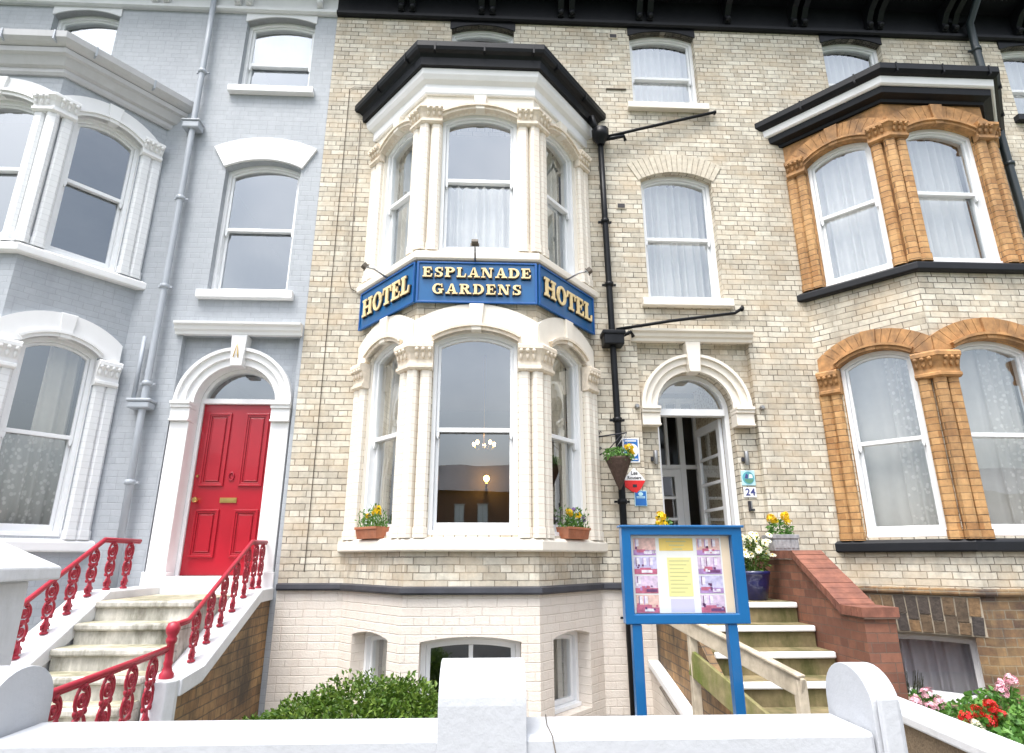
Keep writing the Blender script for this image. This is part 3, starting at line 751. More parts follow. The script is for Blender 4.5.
# gilt sprig on the keystone of the grey door
s = MB()
for dxx, t in ((-.03, .9), (.03, -.5)):
    s.tube([(ac + dxx + .05 * t * k / 6 - .01, -.075 - .002 * k, 4.06 + .036 * k) for k in range(6)], .008, 6, taper=[.006, .008, .007, .006, .005, .003])
s.build('keystone_ornament', 'brass', Hg)

# open glazed door of the hotel
ac = 2.70
s = MB(); s.ring(I0, arch(ac, .5, 1.42, 3.5, .5, 18), arch(ac, .5, 1.42, 3.5, .5, 18, inset=.06, inset_b=.0), yb, yb + .11)
s.box(ac - .44, ac + .44, yb - .025, yb + .09, 3.44, 3.53)
s.build('door_frame', 'upvc', Hh, bevel=.004)
s = MB(); s.mesh([(p[0], yb + .05, p[1]) for p in arch(ac, .44, 3.53, 3.54, .385, 14)], [tuple(range(17))]); s.build('fanlight', 'glass', Hh, flipfix=False)
def glazed(par, Mx, w, z0, z1, rows, name='door', lock=.55, kick=.0):
    s = MB(); zz = z0 + .12 + kick
    s.ring(Mx, [(0, z0), (w, z0), (w, z1), (0, z1)], [(.1, zz), (w - .1, zz), (w - .1, z1 - .11), (.1, z1 - .11)], 0, .045)
    hh = (z1 - .11 - zz) / rows
    for k in range(1, rows): s.box(.1, w - .1, .004, .041, zz + hh * k - .02, zz + hh * k + .02, Mx)
    d = s.build(name, 'upvc', par, bevel=.003)
    g = MB(); g.mesh([(.09, .022, zz - .01), (w - .09, .022, zz - .01), (w - .09, .022, z1 - .1), (.09, .022, z1 - .1)], [(0, 1, 2, 3)], Mx); g.build('pane', 'glass', d, flipfix=False)
    return d
Mx = frame((3.14, .36), (3.09, 1.16)); glazed(Hh, Mx, .80, 1.46, 3.43, 5)
# inner screen
ys = 1.45
s = MB()
for x0, x1 in ((2.30, 2.36), (2.90, 2.98), (3.15, 3.19)): s.box(x0, x1, ys, ys + .08, 1.45, 4.0)
s.box(2.03, 3.19, ys + .004, ys + .076, 2.92, 2.98); s.box(2.03, 3.19, ys + .004, ys + .076, 3.92, 4.0); s.box(2.70, 2.745, ys + .006, ys + .074, 2.98, 3.92)
sc_ = s.build('inner_screen', 'upvc', Hh, bevel=.003)
g = MB(); g.mesh([(2.05, ys + .04, 2.95), (3.17, ys + .04, 2.95), (3.17, ys + .04, 3.95), (2.05, ys + .04, 3.95)], [(0, 1, 2, 3)]); g.mesh([(2.97, ys + .041, 1.5), (3.16, ys + .041, 1.5), (3.16, ys + .041, 2.92), (2.97, ys + .041, 2.92)], [(0, 1, 2, 3)]); g.build('pane', 'clear_glass', sc_, flipfix=False)
glazed(Hh, frame((2.36, ys + .01), (2.9, ys + .01)), .54, 1.46, 2.915, 4, name='inner_door')
m_, nt_, N_, L_, B_ = new_mat('patterned_wallpaper')
pg = N_.new('ShaderNodeNewGeometry').outputs['Position']
vo = N_.new('ShaderNodeTexVoronoi'); vo.inputs['Scale'].default_value = 26; L_.new(pg, vo.inputs['Vector'])
L_.new(ramp(N_, L_, vo.outputs['Distance'], [(.2, (.40, .29, .17)), (.5, (.68, .60, .46))]), B_.inputs['Base Color']); M['wallpaper'] = m_
s = MB(); s.box(3.19, 3.25, .36, ys, 1.45, 4.1); s.box(2.02, 3.25, ys + .09, ys + .12, 1.45, 1.46); s.build('hall_wall', 'wallpaper', Hh)
s = MB(); s.box(1.98, 3.25, .3, ys + .1, 4.1, 4.16); s.build('hall_ceiling', 'white', Hh)
s = MB(); s.box(1.96, 2.02, .36, ys, 1.45, 4.1); s.build('hall_wall', 'wallpaper', Hh)

# ------------------------------------------------------------------ pipes, cables, vents (fixed to the houses)
def pipe(par, pts, r, mat, collars=(), name='downpipe'):
    s = MB(); s.tube(pts, r, 12)
    p = s.build(name, mat, par)
    if collars:
        for q in collars:
            k = MB(); k.lathe([(r + .004, -.03), (r + .016, -.025), (r + .016, .025), (r + .004, .03)], q, 12); k.box(q[0] - r - .05, q[0] + r + .05, q[1] + r * .2, q[1] + r * .9, q[2] - .012, q[2] + .012)
            k.build('collar', mat, p)
    return p
px = 1.63
p = pipe(Hh, [(px - .03, -.1, 7.38), (px - .02, -.1, 6.2), (px, -.1, 4.4), (px + .02, -.1, 2.4), (px + .03, -.1, .0)], .043, 'black', [(px - .02, -.1, 6.1), (px - .005, -.1, 5.15), (px + .01, -.1, 3.3), (px + .02, -.1, 2.3), (px + .028, -.1, 1.0)])
s = MB(); s.lathe([(.05, 0), (.075, .07), (.12, .12), (.125, .24), (.10, .245)], (px - .03, -.12, 7.33), 12); s.tube([(px - .17, -.2, 7.75), (px - .12, -.16, 7.62), (px - .03, -.12, 7.5)], .045, 10); s.build('hopper', 'black', p)
s = MB(); s.box(px - .13, px + .13, -.22, -.01, 4.27, 4.44); s.box(px - .15, px + .15, -.235, -.01, 4.40, 4.46); s.build('hopper', 'black', p, bevel=.015)
s = MB(); s.tube([(px + .05, -.12, 7.47), (2.2, -.08, 7.66), (3.33, -.07, 8.0), (3.36, -.02, 8.02)], .022, 8); s.tube([(px + .05, -.12, 7.43), (1.95, -.09, 7.52), (1.98, -.05, 7.47)], .026, 8); s.ball((3.34, -.07, 8.0), .032, .032, .032); s.build('waste_pipe', 'black', p)
s = MB(); s.tube([(px + .05, -.12, 4.50), (2.4, -.18, 4.61), (3.3, -.07, 4.78), (3.42, -.07, 4.86), (3.44, -.01, 4.9)], .022, 8); s.tube([(px + .1, -.12, 4.4), (px + .24, -.12, 4.47), (px + .28, -.08, 4.42)], .026, 8); s.ball((3.4, -.07, 4.84), .032, .032, .034); s.build('waste_pipe', 'black', p)
# grey pipe
gx = -4.17
p = pipe(Hg, [(gx - .02, -.1, 10.0), (gx, -.1, 8.8), (gx + .01, -.1, 7.6), (gx + .02, -.1, 6.0), (gx + .02, -.1, 3.3), (gx + .05, -.1, 1.3)], .04, 'grey_pipe', [(gx, -.1, 9.9), (gx + .005, -.1, 8.4), (gx + .02, -.1, 6.3), (gx + .02, -.1, 5.0), (gx + .02, -.1, 3.7), (gx + .03, -.1, 2.5)])
s = MB(); s.box(gx - .11, gx + .12, -.17, -.01, 7.40, 7.50); s.box(gx - .125, gx + .135, -.185, -.01, 7.50, 7.53); s.build('hopper', 'grey_pipe', p, bevel=.015)
s = MB(); s.box(gx - .14, gx + .12, -.17, -.01, 3.38, 3.46); s.box(gx - .155, gx + .135, -.185, -.01, 3.46, 3.50); s.build('hopper', 'grey_pipe', p, bevel=.015)
pipe(Hg, [(gx - .12, -.08, 4.32), (gx - .12, -.08, 3.5)], .025, 'grey_pipe', name='waste_pipe')
# green-black pipe of the orange-trimmed house
pipe(Hr, [(7.57, -.5, 10.4), (7.6, -.45, 10.1), (7.62, -.14, 9.8), (7.63, -.12, 9.4), (7.65, -.12, 6.0), (7.66, -.12, 1.0)], .055, plain('green_black_pipe', (.02, .03, .034), .4), [(7.63, -.12, 9.3), (7.65, -.12, 7.2)])
s = MB(); s.box(7.3, 7.58, -.12, -.001, 9.84, 9.93); s.build('vent_cowl', 'black', Hr)
# cables on the hotel brick
s = MB(); s.tube([(-1.3, -.012, 8.29), (-2.0, -.012, 8.3), (-2.06, -.012, 8.25), (-2.06, -.012, 1.5)], .0042, 6); s.build('cable', 'cable', Hh)
s = MB(); s.tube([(-1.86, -.012, 7.7), (-1.84, -.012, 5.2), (-1.80, -.012, 5.06), (-1.7, -.012, 5.0)], .005, 6); s.build('cable', 'cable', Hh)
s = MB(); s.tube([(1.75, -.012, 8.42), (2.05, -.012, 8.42)], .012, 6); s.build('cable', 'cable', Hh)
for x, z in ((1.90, 9.43), (1.87, 6.42)):
    s = MB(); s.box(x - .07, x + .07, -.018, .0, z - .055, z + .055)
    v = s.build('air_vent', 'cream_brick_plain', Hh); s = MB(); s.box(x - .05, x + .05, -.024, -.016, z - .04, z + .02); s.build('grille', 'dark_edge', v)
for x in (1.92, 3.54):
    s = MB(); s.lathe([(.03, 0), (.035, .03), (.02, .05)], (0, 0, 0), 10, Matrix.Translation((x, 0, 3.5)) @ Matrix.Rotation(R(90), 4, 'X')); s.build('lamp_boss', 'steel', Hh)

# ------------------------------------------------------------------ hotel sign
def stroke_glyphs():
    t, h = .26, .13          # thick stem, thin stroke
    G = {}
    def st(x): return [(x, 0), (x + t, 0), (x + t, 1), (x, 1)]
    def foot(x0, x1, y): return [(x0, y), (x1, y), (x1, y + h), (x0, y + h)]
    def bowl(cx, cy, rx, ry, a0, a1, th0=t, n=14):
        o, i = [], []
        for k in range(n + 1):
            a = R(a0 + (a1 - a0) * k / n)
            o.append((cx + rx * math.cos(a), cy + ry * math.sin(a)))
            i.append((cx + (rx - th0) * math.cos(a), cy + (ry - h) * math.sin(a)))
        return o + i[::-1]
    G['E'] = (.92, [st(.1), foot(0, .82, 0), foot(0, .78, 1 - h), foot(.2, .62, .45), [(.70, 0), (.82, 0), (.88, .33), (.78, .33)], [(.68, 1), (.78, 1), (.84, .68), (.74, .68)], foot(.54, .62, .36), foot(.54, .62, .54)])
    G['L'] = (.88, [st(.1), foot(0, .46, 1 - h), foot(0, .8, 0), [(.68, 0), (.8, 0), (.86, .38), (.76, .38)]])
    G['T'] = (.95, [st(.34), foot(.04, .9, 1 - h), foot(.22, .72, 0), [(.04, 1), (.14, 1), (.1, .64), (.0, .64)], [(.80, 1), (.9, 1), (.94, .64), (.84, .64)]])
    G['H'] = (1.15, [st(.1), st(.76), foot(0, .46, 0), foot(0, .46, 1 - h), foot(.66, 1.12, 0), foot(.66, 1.12, 1 - h), foot(.3, .8, .43)])
    G['O'] = (1.05, [bowl(.52, .5, .5, .52, 0, 180), bowl(.52, .5, .5, .52, 180, 360)])
    G['N'] = (1.15, [[(.12, 0), (.24, 0), (.24, 1), (.12, 1)], [(.84, 0), (.96, 0), (.96, 1), (.84, 1)], [(.1, 1), (.4, 1), (.96, 0), (.70, 0)], foot(0, .38, 0), foot(0, .38, 1 - h), foot(.72, 1.1, 1 - h)])
    G['A'] = (1.1, [[(.5, 1), (.66, 1), (1.0, 0), (.70, 0)], [(.46, 1), (.56, 1), (.24, 0), (.10, 0)], foot(.26, .80, .27), foot(0, .38, 0), foot(.58, 1.1, 0)])
    G['S'] = (.85, [bowl(.42, .73, .36, .27, 40, 270), bowl(.42, .27, .38, .27, -140, 90), [(.66, .66), (.78, .66), (.76, 1), (.68, 1)], [(.06, .34), (.18, .34), (.14, 0), (.06, 0)]])
    G['P'] = (.95, [st(.1), foot(0, .5, 0), foot(0, .5, 1 - h), bowl(.46, .73, .44, .27, -90, 90), foot(.3, .5, .46)])
    G['R'] = (1.08, [st(.1), foot(0, .48, 0), foot(0, .5, 1 - h), bowl(.46, .74, .42, .26, -90, 90), foot(.3, .5, .48), [(.42, .5), (.68, .5), (1.02, 0), (.70, 0)], foot(.68, 1.08, 0)])
    G['D'] = (1.05, [st(.1), foot(0, .5, 0), foot(0, .5, 1 - h), bowl(.44, .5, .56, .5, -90, 90)])
    G['G'] = (1.08, [bowl(.52, .5, .5, .52, 50, 310), [(.68, .05), (.92, .05), (.92, .44), (.68, .44)], foot(.56, 1.04, .36), [(.82, .68), (.93, .68), (.91, 1), (.84, 1)]])
    return G
GL_ = stroke_glyphs()
def lettering(par, Mx, text, uc, z, hgt, y, gap=.12, wscale=1.):
    tot = sum(GL_[c][0] * wscale + gap for c in text) - gap
    u = uc - tot * hgt / 2
    g = MB(); e = MB(); kk = 0
    for c in text:
        w, shp = GL_[c]
        for poly in shp:
            kk += 1
            pts = [(u + q[0] * hgt * wscale, z + q[1] * hgt) for q in poly]
            g.prism(pts, y - .030 - .0005 * (kk % 9), y - .018, Mx)
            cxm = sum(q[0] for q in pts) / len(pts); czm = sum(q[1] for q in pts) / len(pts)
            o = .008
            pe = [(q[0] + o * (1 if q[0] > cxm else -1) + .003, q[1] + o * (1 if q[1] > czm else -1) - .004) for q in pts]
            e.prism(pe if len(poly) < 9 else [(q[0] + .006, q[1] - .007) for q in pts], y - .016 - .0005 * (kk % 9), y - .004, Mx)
        u += (w * wscale + gap) * hgt
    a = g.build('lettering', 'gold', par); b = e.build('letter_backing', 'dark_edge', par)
    return a
sg = thing('hotel_sign', 'blue three-sided sign round the bay with gold letters ESPLANADE GARDENS HOTEL', 'sign', (-.12, -1.0, 4.5))
yo = -.03
for i in range(3):
    L_ = HL[i]; Mx = HF[i]
    a, b_ = {0: (.02, L_ + .02), 1: (-.018, L_ + .018), 2: (-.02, L_ - .02)}[i]
    if i == 1: a, b_ = -.01, L_ + .01
    s = MB(); s.box(a, b_, yo - .03, yo, 4.447, 4.955, Mx); bd = s.build('board', 'blue', sg, bevel=.004)
    s = MB(); A_ = [(a - .002, 4.442), (b_ + .002, 4.442), (b_ + .002, 4.96), (a - .002, 4.96)]; B_ = [(a + .024, 4.464), (b_ - .024, 4.464), (b_ - .024, 4.938), (a + .024, 4.938)]
    s.ring(Mx, A_, B_, yo - .045, yo - .031); s.build('trim', 'blue_edge', bd, bevel=.004)
    c = (a + b_) / 2
    if i == 1:
        lettering(bd, Mx, 'ESPLANADE', c, 4.755, .125, yo - .03, .14); lettering(bd, Mx, 'GARDENS', c, 4.545, .125, yo - .03, .16)
    else:
        lettering(bd, Mx, 'HOTEL', c + (.02 if i == 0 else .0), 4.59, .235, yo - .03, .06, .88)
def floodlight(p, tgt, label):
    t = thing('floodlight', label, 'lamp', p, 'floodlights above the blue sign')
    s = MB(); s.tube([V(p) + V(tgt), V(p) + V(tgt) * .4 + V((0, 0, .03)), p], .011, 6); s.build('arm', 'steel', t)
    d = V(tgt); d.z = 0; d.normalize(); Mx = Matrix.Translation(p) @ d.to_track_quat('Y', 'Z').to_matrix().to_4x4() @ Matrix.Rotation(R(-35), 4, 'X')
    s = MB(); s.box(-.038, .038, -.04, .01, -.03, .03, Mx); s.box(-.05, .05, .01, .02, -.04, .04, Mx); b = s.build('housing', 'cable', t, bevel=.008)
    s = MB(); s.box(-.04, .04, .0205, .024, -.03, .03, Mx); s.build('lens', 'glassy_lamp', b)
for i, lb in ((0, 'small black floodlight over the angled sign board beside the grey house'), (1, 'small black floodlight centred above the words ESPLANADE GARDENS'), (2, 'small black floodlight over the angled sign board beside the black downpipe')):
    q = HF[i] @ V((HL[i] * (.46 if i == 0 else .48 if i == 1 else .54), -.33, 5.06)); w = HF[i] @ V((HL[i] * (.52 if i == 0 else .48 if i == 1 else .45), -.06, 4.97))
    floodlight(q, w - q, lb)

# ------------------------------------------------------------------ steps, stair walls
def step_flight(par, x0, x1, zs, ys, mt_r, mt_t, nose):
    """solid steps: each step its own part"""
    for k, (z, y) in enumerate(zip(zs, ys)):
        back = 0 if k == 0 else ys[k - 1] + .02
        s = MB(); s.box(x0, x1, y + .03, back + .001 * k if k else -.002, -.02, z - .052)
        s.box(x0 + .001, x1 - .001, y + .035, back + .02 if k else -.002, z - .052, z)
        st = s.build('step', mt_r, par, bevel=.01)
        s = MB()
        if nose == 'white':
            s.box(x0 + .004, x1 - .004, y, y + .05, z - .05, z + .004); s.build('nosing', 'white', st, bevel=.012)
        else:
            s.box(x0 + .002, x1 - .002, y - .005, y + .06, z - .055, z + .003); s.build('nosing', 'step_stone', st, bevel=.016)
        s = MB(); s.box(x0 + .003, x1 - .003, y + (.051 if nose == 'white' else .061), (back if k else -.003), z + .0005, z + .004); s.build('tread', mt_t, st)
gs = thing('front_steps', 'stained cream stone steps climbing to the red door', 'steps', (-3.1, -1.3, 0), None)
zs = [1.27 - .17 * k for k in range(7)]; ys = [-1.33 - .25 * k for k in range(7)]
step_flight(gs, -3.56, -2.66, zs, ys, 'step_stone', 'step_tread', 'stone')
s = MB(); s.box(-3.60, -2.62, -.2, .24, 1.25, 1.452); s.build('doorstep', 'white', gs, bevel=.012)
def string_wall(par, x0, x1, prof, th, wallm, cm, over=.02):
    """sloping wall beside the steps; prof (y,z) from the house down to the street"""
    low = [(y, z - th) for y, z in prof]
    s = MB(); s.prism(low + [(prof[-1][0], -.05), (prof[0][0], -.05)], x0 + .012, x1 - .012, plane='yz'); w = s.build('string_wall', wallm, par)
    s = MB(); s.prism([(y - (over if k == len(prof) - 1 else 0), z) for k, (y, z) in enumerate(prof)] + [(y - (over if k == 0 else 0), z) for k, (y, z) in enumerate(low[::-1])], x0 - over, x1 + over, plane='yz')
    s.build('coping', cm, w, bevel=.012)
string_wall(gs, -2.64, -2.40, [(-.002, 1.33), (-.38, 1.325), (-1.62, .77), (-1.98, .735)], .13, 'stair_brick', 'sidelit_white')
string_wall(gs, -3.86, -3.57, [(-.002, 1.35), (-1.12, 1.35), (-2.15, .79), (-2.7, .5)], .14, 'sidelit_white', 'sidelit_white', .012)
s = MB(); s.prism([(-2.64, -1.995), (-2.40, -1.995), (-2.40, -2.05), (-2.44, -2.13), (-2.52, -2.16), (-2.60, -2.13), (-2.64, -2.05)], -.02, .733, plane='xy'); s.build('curved_end', 'sidelit_white', gs, bevel=.01)
s = MB(); s.box(-2.64, -2.42, -4.38, -2.165, -.02, .40); s.build('plinth_wall', 'sidelit_white', gs, bevel=.012)

hs = thing('front_steps', 'mossy brown steps with white nosings climbing to the open hotel door', 'steps', (2.6, -1.3, 0), None)
zs = [1.22 - .19 * k for k in range(6)]; ys = [-1.02 - .3 * k for k in range(6)]
step_flight(hs, 2.07, 3.18, zs, ys, 'moss_step', 'moss_step', 'white')
s = MB(); s.box(2.06, 3.19, -.25, .24, 1.2, 1.448); s.build('doorstep', 'step_stone', hs, bevel=.012)
s = MB(); s.prism([(-.002, 1.2), (-1.0, 1.2), (-2.7, .12), (-2.7, -.03), (-.002, -.03)], 1.99, 2.065, plane='yz'); s.build('flank_wall', 'stair_brick', hs)
s = MB(); s.prism([(-.002, .47), (-.3, .41), (-1.9, .04), (-1.9, -.03), (-.002, -.03)], 1.90, 1.988, plane='yz'); fl = s.build('plinth', 'cream_paint_brick', hs)
s = MB(); s.prism([(-.002, .55), (-.3, .49), (-1.93, .12), (-1.93, .045), (-.3, .415), (-.002, .475)], 1.87, 1.989, plane='yz'); s.build('coping', 'white', fl, bevel=.008)
s = MB(); s.tube([(1.86, -.5, .36), (1.86, -1.7, .06)], .014, 6); s.build('cable', 'cable', hs)
rw = thing('stair_wall', 'red brick wall with sloping brick coping beside the hotel steps', 'wall', (3.32, -1.0, 0))
s = MB(); s.prism([(-.002, 1.64), (-1.02, 1.64), (-1.80, 1.16), (-2.10, 1.16), (-2.10, -.02), (-.002, -.02)], 3.19, 3.46, plane='yz'); s.build('wall_body', 'red_brick', rw)
s = MB(); s.prism([(-.002, 1.715), (-1.05, 1.715), (-1.82, 1.245), (-2.13, 1.245), (-2.13, 1.163), (-1.80, 1.163), (-1.02, 1.643), (-.002, 1.643)], 3.178, 3.472, plane='yz')
M['coping_brick'] = brickm('coping_brick', (.36, .10, .055), (.46, .17, .095), (.16, .08, .055), w=.235, h=.0785, ms=.006, squash=1, off=0, stain=(.12, .05, .035), stain_amt=.5)
o = s.build('coping', plain('brown_mortar', (.12, .075, .055), .95), rw)
# coping bricks laid on edge along the slope
s = MB(); pts = [(-.003, 1.716), (-1.05, 1.716), (-1.82, 1.246), (-2.14, 1.246)]
for (y0, z0), (y1, z1) in zip(pts, pts[1:]):
    L_ = math.hypot(y1 - y0, z1 - z0); n = int(L_ / .08)
    for k in range(n):
        t0, t1 = k / n, (k + .9) / n; jz = random.uniform(.008, .014)
        ya, yb2 = y0 + (y1 - y0) * t0, y0 + (y1 - y0) * t1; za, zb2 = z0 + (z1 - z0) * t0, z0 + (z1 - z0) * t1
        s.prism([(ya, za - .068), (yb2, zb2 - .068), (yb2, zb2 + jz), (ya, za + jz)], 3.165 - random.uniform(0, .006), 3.484, plane='yz')
s.build('coping_bricks', plain('red_coping_brick', (.20, .078, .05), .8, .35, 10, .5, dirt=(.13, .05, .04), dirt_amt=.7), rw)

# ------------------------------------------------------------------ cast iron railings
def baluster_mesh(H_=.5):
    s = MB(); k = H_ / .5
    def spiral(cz, sgn, r0):
        pts = []
        for i in range(26):
            t = i / 25; a = t * 3.1 * math.pi; r = r0 * (1 - .78 * t)
            pts.append((sgn * (r * math.sin(a)), .0, cz + r * math.cos(a) * 1.15))
        return pts
    for cz, sg_ in ((.405, 1), (.235, -1)):
        cz *= k
        s.tube([(.066 * math.sin(t), 0, cz + .085 * k * math.cos(t)) for t in [2 * math.pi * i / 20 for i in range(20)]], .0115, 6, True)
        s.tube(spiral(cz, sg_, .05), .011, 6)
        s.ball((0, 0, cz), .02, .016, .02, 8)
        for sx in (-1, 1): s.ball((sx * .05, 0, cz - .075 * k), .018, .014, .022, 6)
    s.tube([(0, 0, .5 * k), (0, 0, .47 * k)], .02, 8)
    s.ball((0, 0, .32 * k), .035, .018, .026, 8)
    s.tube([(0, 0, .155 * k), (0, 0, .07 * k), (.0, 0, .0)], .016, 8, taper=[.014, .026, .016])
    for sx in (-1, 1):
        s.tube([(0, 0, .12 * k), (sx * .03, 0, .10 * k), (sx * .052, 0, .075 * k), (sx * .045, 0, .045 * k), (sx * .022, 0, .05 * k)], .011, 6)
    s.lathe([(.032, 0), (.034, .015), (.018, .03)], (0, 0, 0), 10)
    return s
def railing(label, x, rail, bal, top_off, newel=None, bottom=None):
    t = thing('stair_railing', label, 'railing', (x, rail[0][0], 0))
    s = MB(); pts = [(x, y, z) for y, z in rail]
    s.tube(pts, .02, 8, taper=None); s.tube([(p[0], p[1], p[2] - .022) for p in pts], .012, 6)
    s.build('handrail', 'red_iron', t)
    first = None
    for y, z in bal:
        zr = None
        for (y0, z0), (y1, z1) in zip(rail, rail[1:]):
            if min(y0, y1) - 1e-6 <= y <= max(y0, y1) + 1e-6: zr = z0 + (z1 - z0) * (y - y0) / (y1 - y0)
        hgt = (zr - .02 - z)
        if first is None:
            first = baluster_mesh(.5).build('baluster', 'red_iron', None); b = first
        else: b = dup(first)
        b.parent = t; b.location = V((x, y, z)) - V(t.location); b.scale = (1, 1, hgt / .5)
        b.rotation_euler = (0, 0, R(90))
    if newel:
        s = MB(); y, z, h = newel
        s.lathe([(.055, 0), (.055, .03), (.04, .05), (.03, .09), (.036, .11), (.03, .13), (.03, h - .16), (.042, h - .14), (.042, h - .12), (.034, h - .1), (.05, h - .07), (.055, h - .04), (.04, h), (.01, h + .012)], (x, y, z), 14)
        s.build('newel_post', 'red_iron', t)
    return t
def lerp_prof(prof, y):
    for (y0, z0), (y1, z1) in zip(prof, prof[1:]):
        if y1 <= y <= y0: return z0 + (z1 - z0) * (y - y0) / (y1 - y0)
pr_r = [(0, 1.33), (-.38, 1.325), (-1.62, .77), (-2.2, .735)]
railing('red iron railing between the grey house steps and the hotel, with newel post', -2.52, [(-.02, 1.83), (-.47, 1.825), (-1.72, 1.145), (-1.98, 1.13)], [(y, lerp_prof(pr_r, y)) for y in (-.12, -.32, -.54, -.80, -1.05, -1.31, -1.57)], 0, (-1.98, .735, .41))
pr_l = [(0, 1.35), (-1.12, 1.35), (-2.15, .79), (-2.7, .5)]
railing('red iron railing beside the white gate pier on the far side of the steps', -3.72, [(-.45, 1.83), (-1.08, 1.83), (-2.2, 1.2), (-2.62, .97)], [(y, lerp_prof(pr_l, y)) for y in (-.62, -.92, -1.2, -1.45, -1.7, -1.98, -2.3)], 0)
t = railing('low red iron railing running from the newel to the street wall', -2.52, [(-2.03, .96), (-2.5, .935), (-4.2, .86)], [(y, .40) for y in (-2.22, -2.5, -2.78, -3.05, -3.32, -3.6, -3.9)], 0)

# ------------------------------------------------------------------ front wall, gate pier, kerb wall
YF, YBk = -4.70, -4.38
fw = thing('garden_wall', 'white painted front wall with flat top and three round-topped raised blocks', 'wall', (0, -4.55, 0))
s = MB(); s.box(-1.905, 1.598, YF, YBk, -.02, .975); s.build('wall_body', 'wall_white', fw, bevel=.02)
def round_block(x0, x1, zt, par, y0=YF - .012, y1=YBk + .012):
    yc, hy = (y0 + y1) / 2, (y1 - y0) / 2; rz = .15; zs_ = zt - rz; n = 16
    poly = [(y0, -.015), (y1, -.015)] + [(yc + hy * math.cos(math.pi * i / n), zs_ + rz * math.sin(math.pi * i / n)) for i in range(n + 1)]
    s = MB(); s.prism(poly, x0, x1, plane='yz'); s.build('raised_block', 'wall_white', par, bevel=.014)
round_block(-.175, .178, 1.235, fw); round_block(1.60, 1.72, 1.205, fw, YF - .006, YBk + .03); round_block(-2.25, -1.907, 1.215, fw, YF - .02, YBk + .05)
s = MB(); s.box(1.612, 1.70, -4.735, YF - .008, -.02, 1.11); s.build('end_block', 'wall_white', fw, bevel=.015)
s = MB(); s.tube([(.28, YF - .002, .975), (.30, YF - .002, .88), (.285, YF - .002, .8), (.31, YF - .002, .5)], .0025, 5); s.tube([(.285, YBk, .978), (.275, -4.55, .9765), (.28, YF - .001, .976)], .0025, 5); s.build('crack', 'cable', fw)
gp = thing('gate_pier', 'white gate pier with pyramid cap in front of the grey house', 'pier', (-2.74, -4.27, 0))
s = MB(); s.box(-3.1, -2.38, -4.60, -3.94, -.02, 1.54); s.build('pier_body', 'sidelit_white', gp, bevel=.015)
s = MB(); cxp, cyp = -2.74, -4.27; a, b_ = .44, .44
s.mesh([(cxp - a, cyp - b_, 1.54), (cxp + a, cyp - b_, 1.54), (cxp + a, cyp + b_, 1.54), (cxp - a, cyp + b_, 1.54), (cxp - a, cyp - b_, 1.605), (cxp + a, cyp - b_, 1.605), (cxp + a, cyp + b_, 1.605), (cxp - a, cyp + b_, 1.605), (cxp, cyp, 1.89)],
       [(0, 3, 2, 1), (0, 1, 5, 4), (1, 2, 6, 5), (2, 3, 7, 6), (3, 0, 4, 7), (4, 5, 8), (5, 6, 8), (6, 7, 8), (7, 4, 8)]); s.build('cap', 'sidelit_white', gp, bevel=.01)
kw = thing('kerb_wall', 'low brown wall with white coping in front of the geranium bed', 'wall', (3.1, -3.2, 0))
Mk = frame((3.02, -2.12), (2.80, -4.6)); Lk = 2.49      # u runs to the street, y points to +x
Mk = Matrix(((-.0883, .9961, 0, 3.02), (-.9961, -.0883, 0, -2.12), (0, 0, 1, 0), (0, 0, 0, 1)))
s = MB(); s.box(0, Lk, .03, .27, -.02, .53, Mk); s.build('wall_body', 'gravel', kw)
s = MB(); s.box(-.0, Lk + .02, .0, .30, .53, .60, Mk); s.build('coping', 'sidelit_white', kw, bevel=.015)

# ------------------------------------------------------------------ notice board
nb = thing('notice_board', 'blue framed hotel notice board with photos standing on two posts', 'sign', (1.09, -4.0, 0))
X0, X1, Z0, Z1, Yn = .755, 1.428, 1.315, 1.818, -4.0
s = MB(); s.ring(I0, [(X0, Z0), (X1, Z0), (X1, Z1), (X0, Z1)], [(X0 + .05, Z0 + .05), (X1 - .06, Z0 + .05), (X1 - .06, Z1 - .045), (X0 + .05, Z1 - .045)], Yn, Yn + .07); s.box(X0 + .006, X1 - .006, Yn + .05, Yn + .068, Z0 + .006, Z1 - .006)
s.box(X0 - .012, X1 + .012, Yn - .012, Yn + .075, Z1 - .006, Z1 + .008); s.build('frame', 'blue', nb, bevel=.005)
for x in (.79, 1.305):
    s = MB(); s.box(x, x + .052, Yn + .008, Yn + .06, -.05, Z0 - .001); s.build('post', 'blue', nb, bevel=.005)
pw0, pw1, pz0, pz1 = X0 + .052, X1 - .062, Z0 + .052, Z1 - .047
s = MB(); s.box(pw0, pw1, Yn + .040, Yn + .049, pz0, pz1); po = s.build('poster', 'paper', nb)
def flatpart(name, x0, x1, z0, z1, mat, d=.0006):
    s = MB(); s.box(x0, x1, Yn + .0395 - d, Yn + .0398, z0, z1); return s.build(name, mat, po)
W_, Hp = pw1 - pw0, pz1 - pz0
U = lambda t: pw0 + W_ * t
Zt = lambda t: pz1 - Hp * t
for n_, c_ in (('wall_a', (.66, .52, .66)), ('wall_b', (.72, .48, .42)), ('wall_c', (.56, .52, .72)), ('dark', (.16, .06, .16)), ('rose', (.50, .14, .22)), ('pale', (.78, .72, .78)), ('mauve', (.42, .26, .50))):
    M['print_' + n_] = plain('print_' + n_, c_, .3, .25, 45, 0)
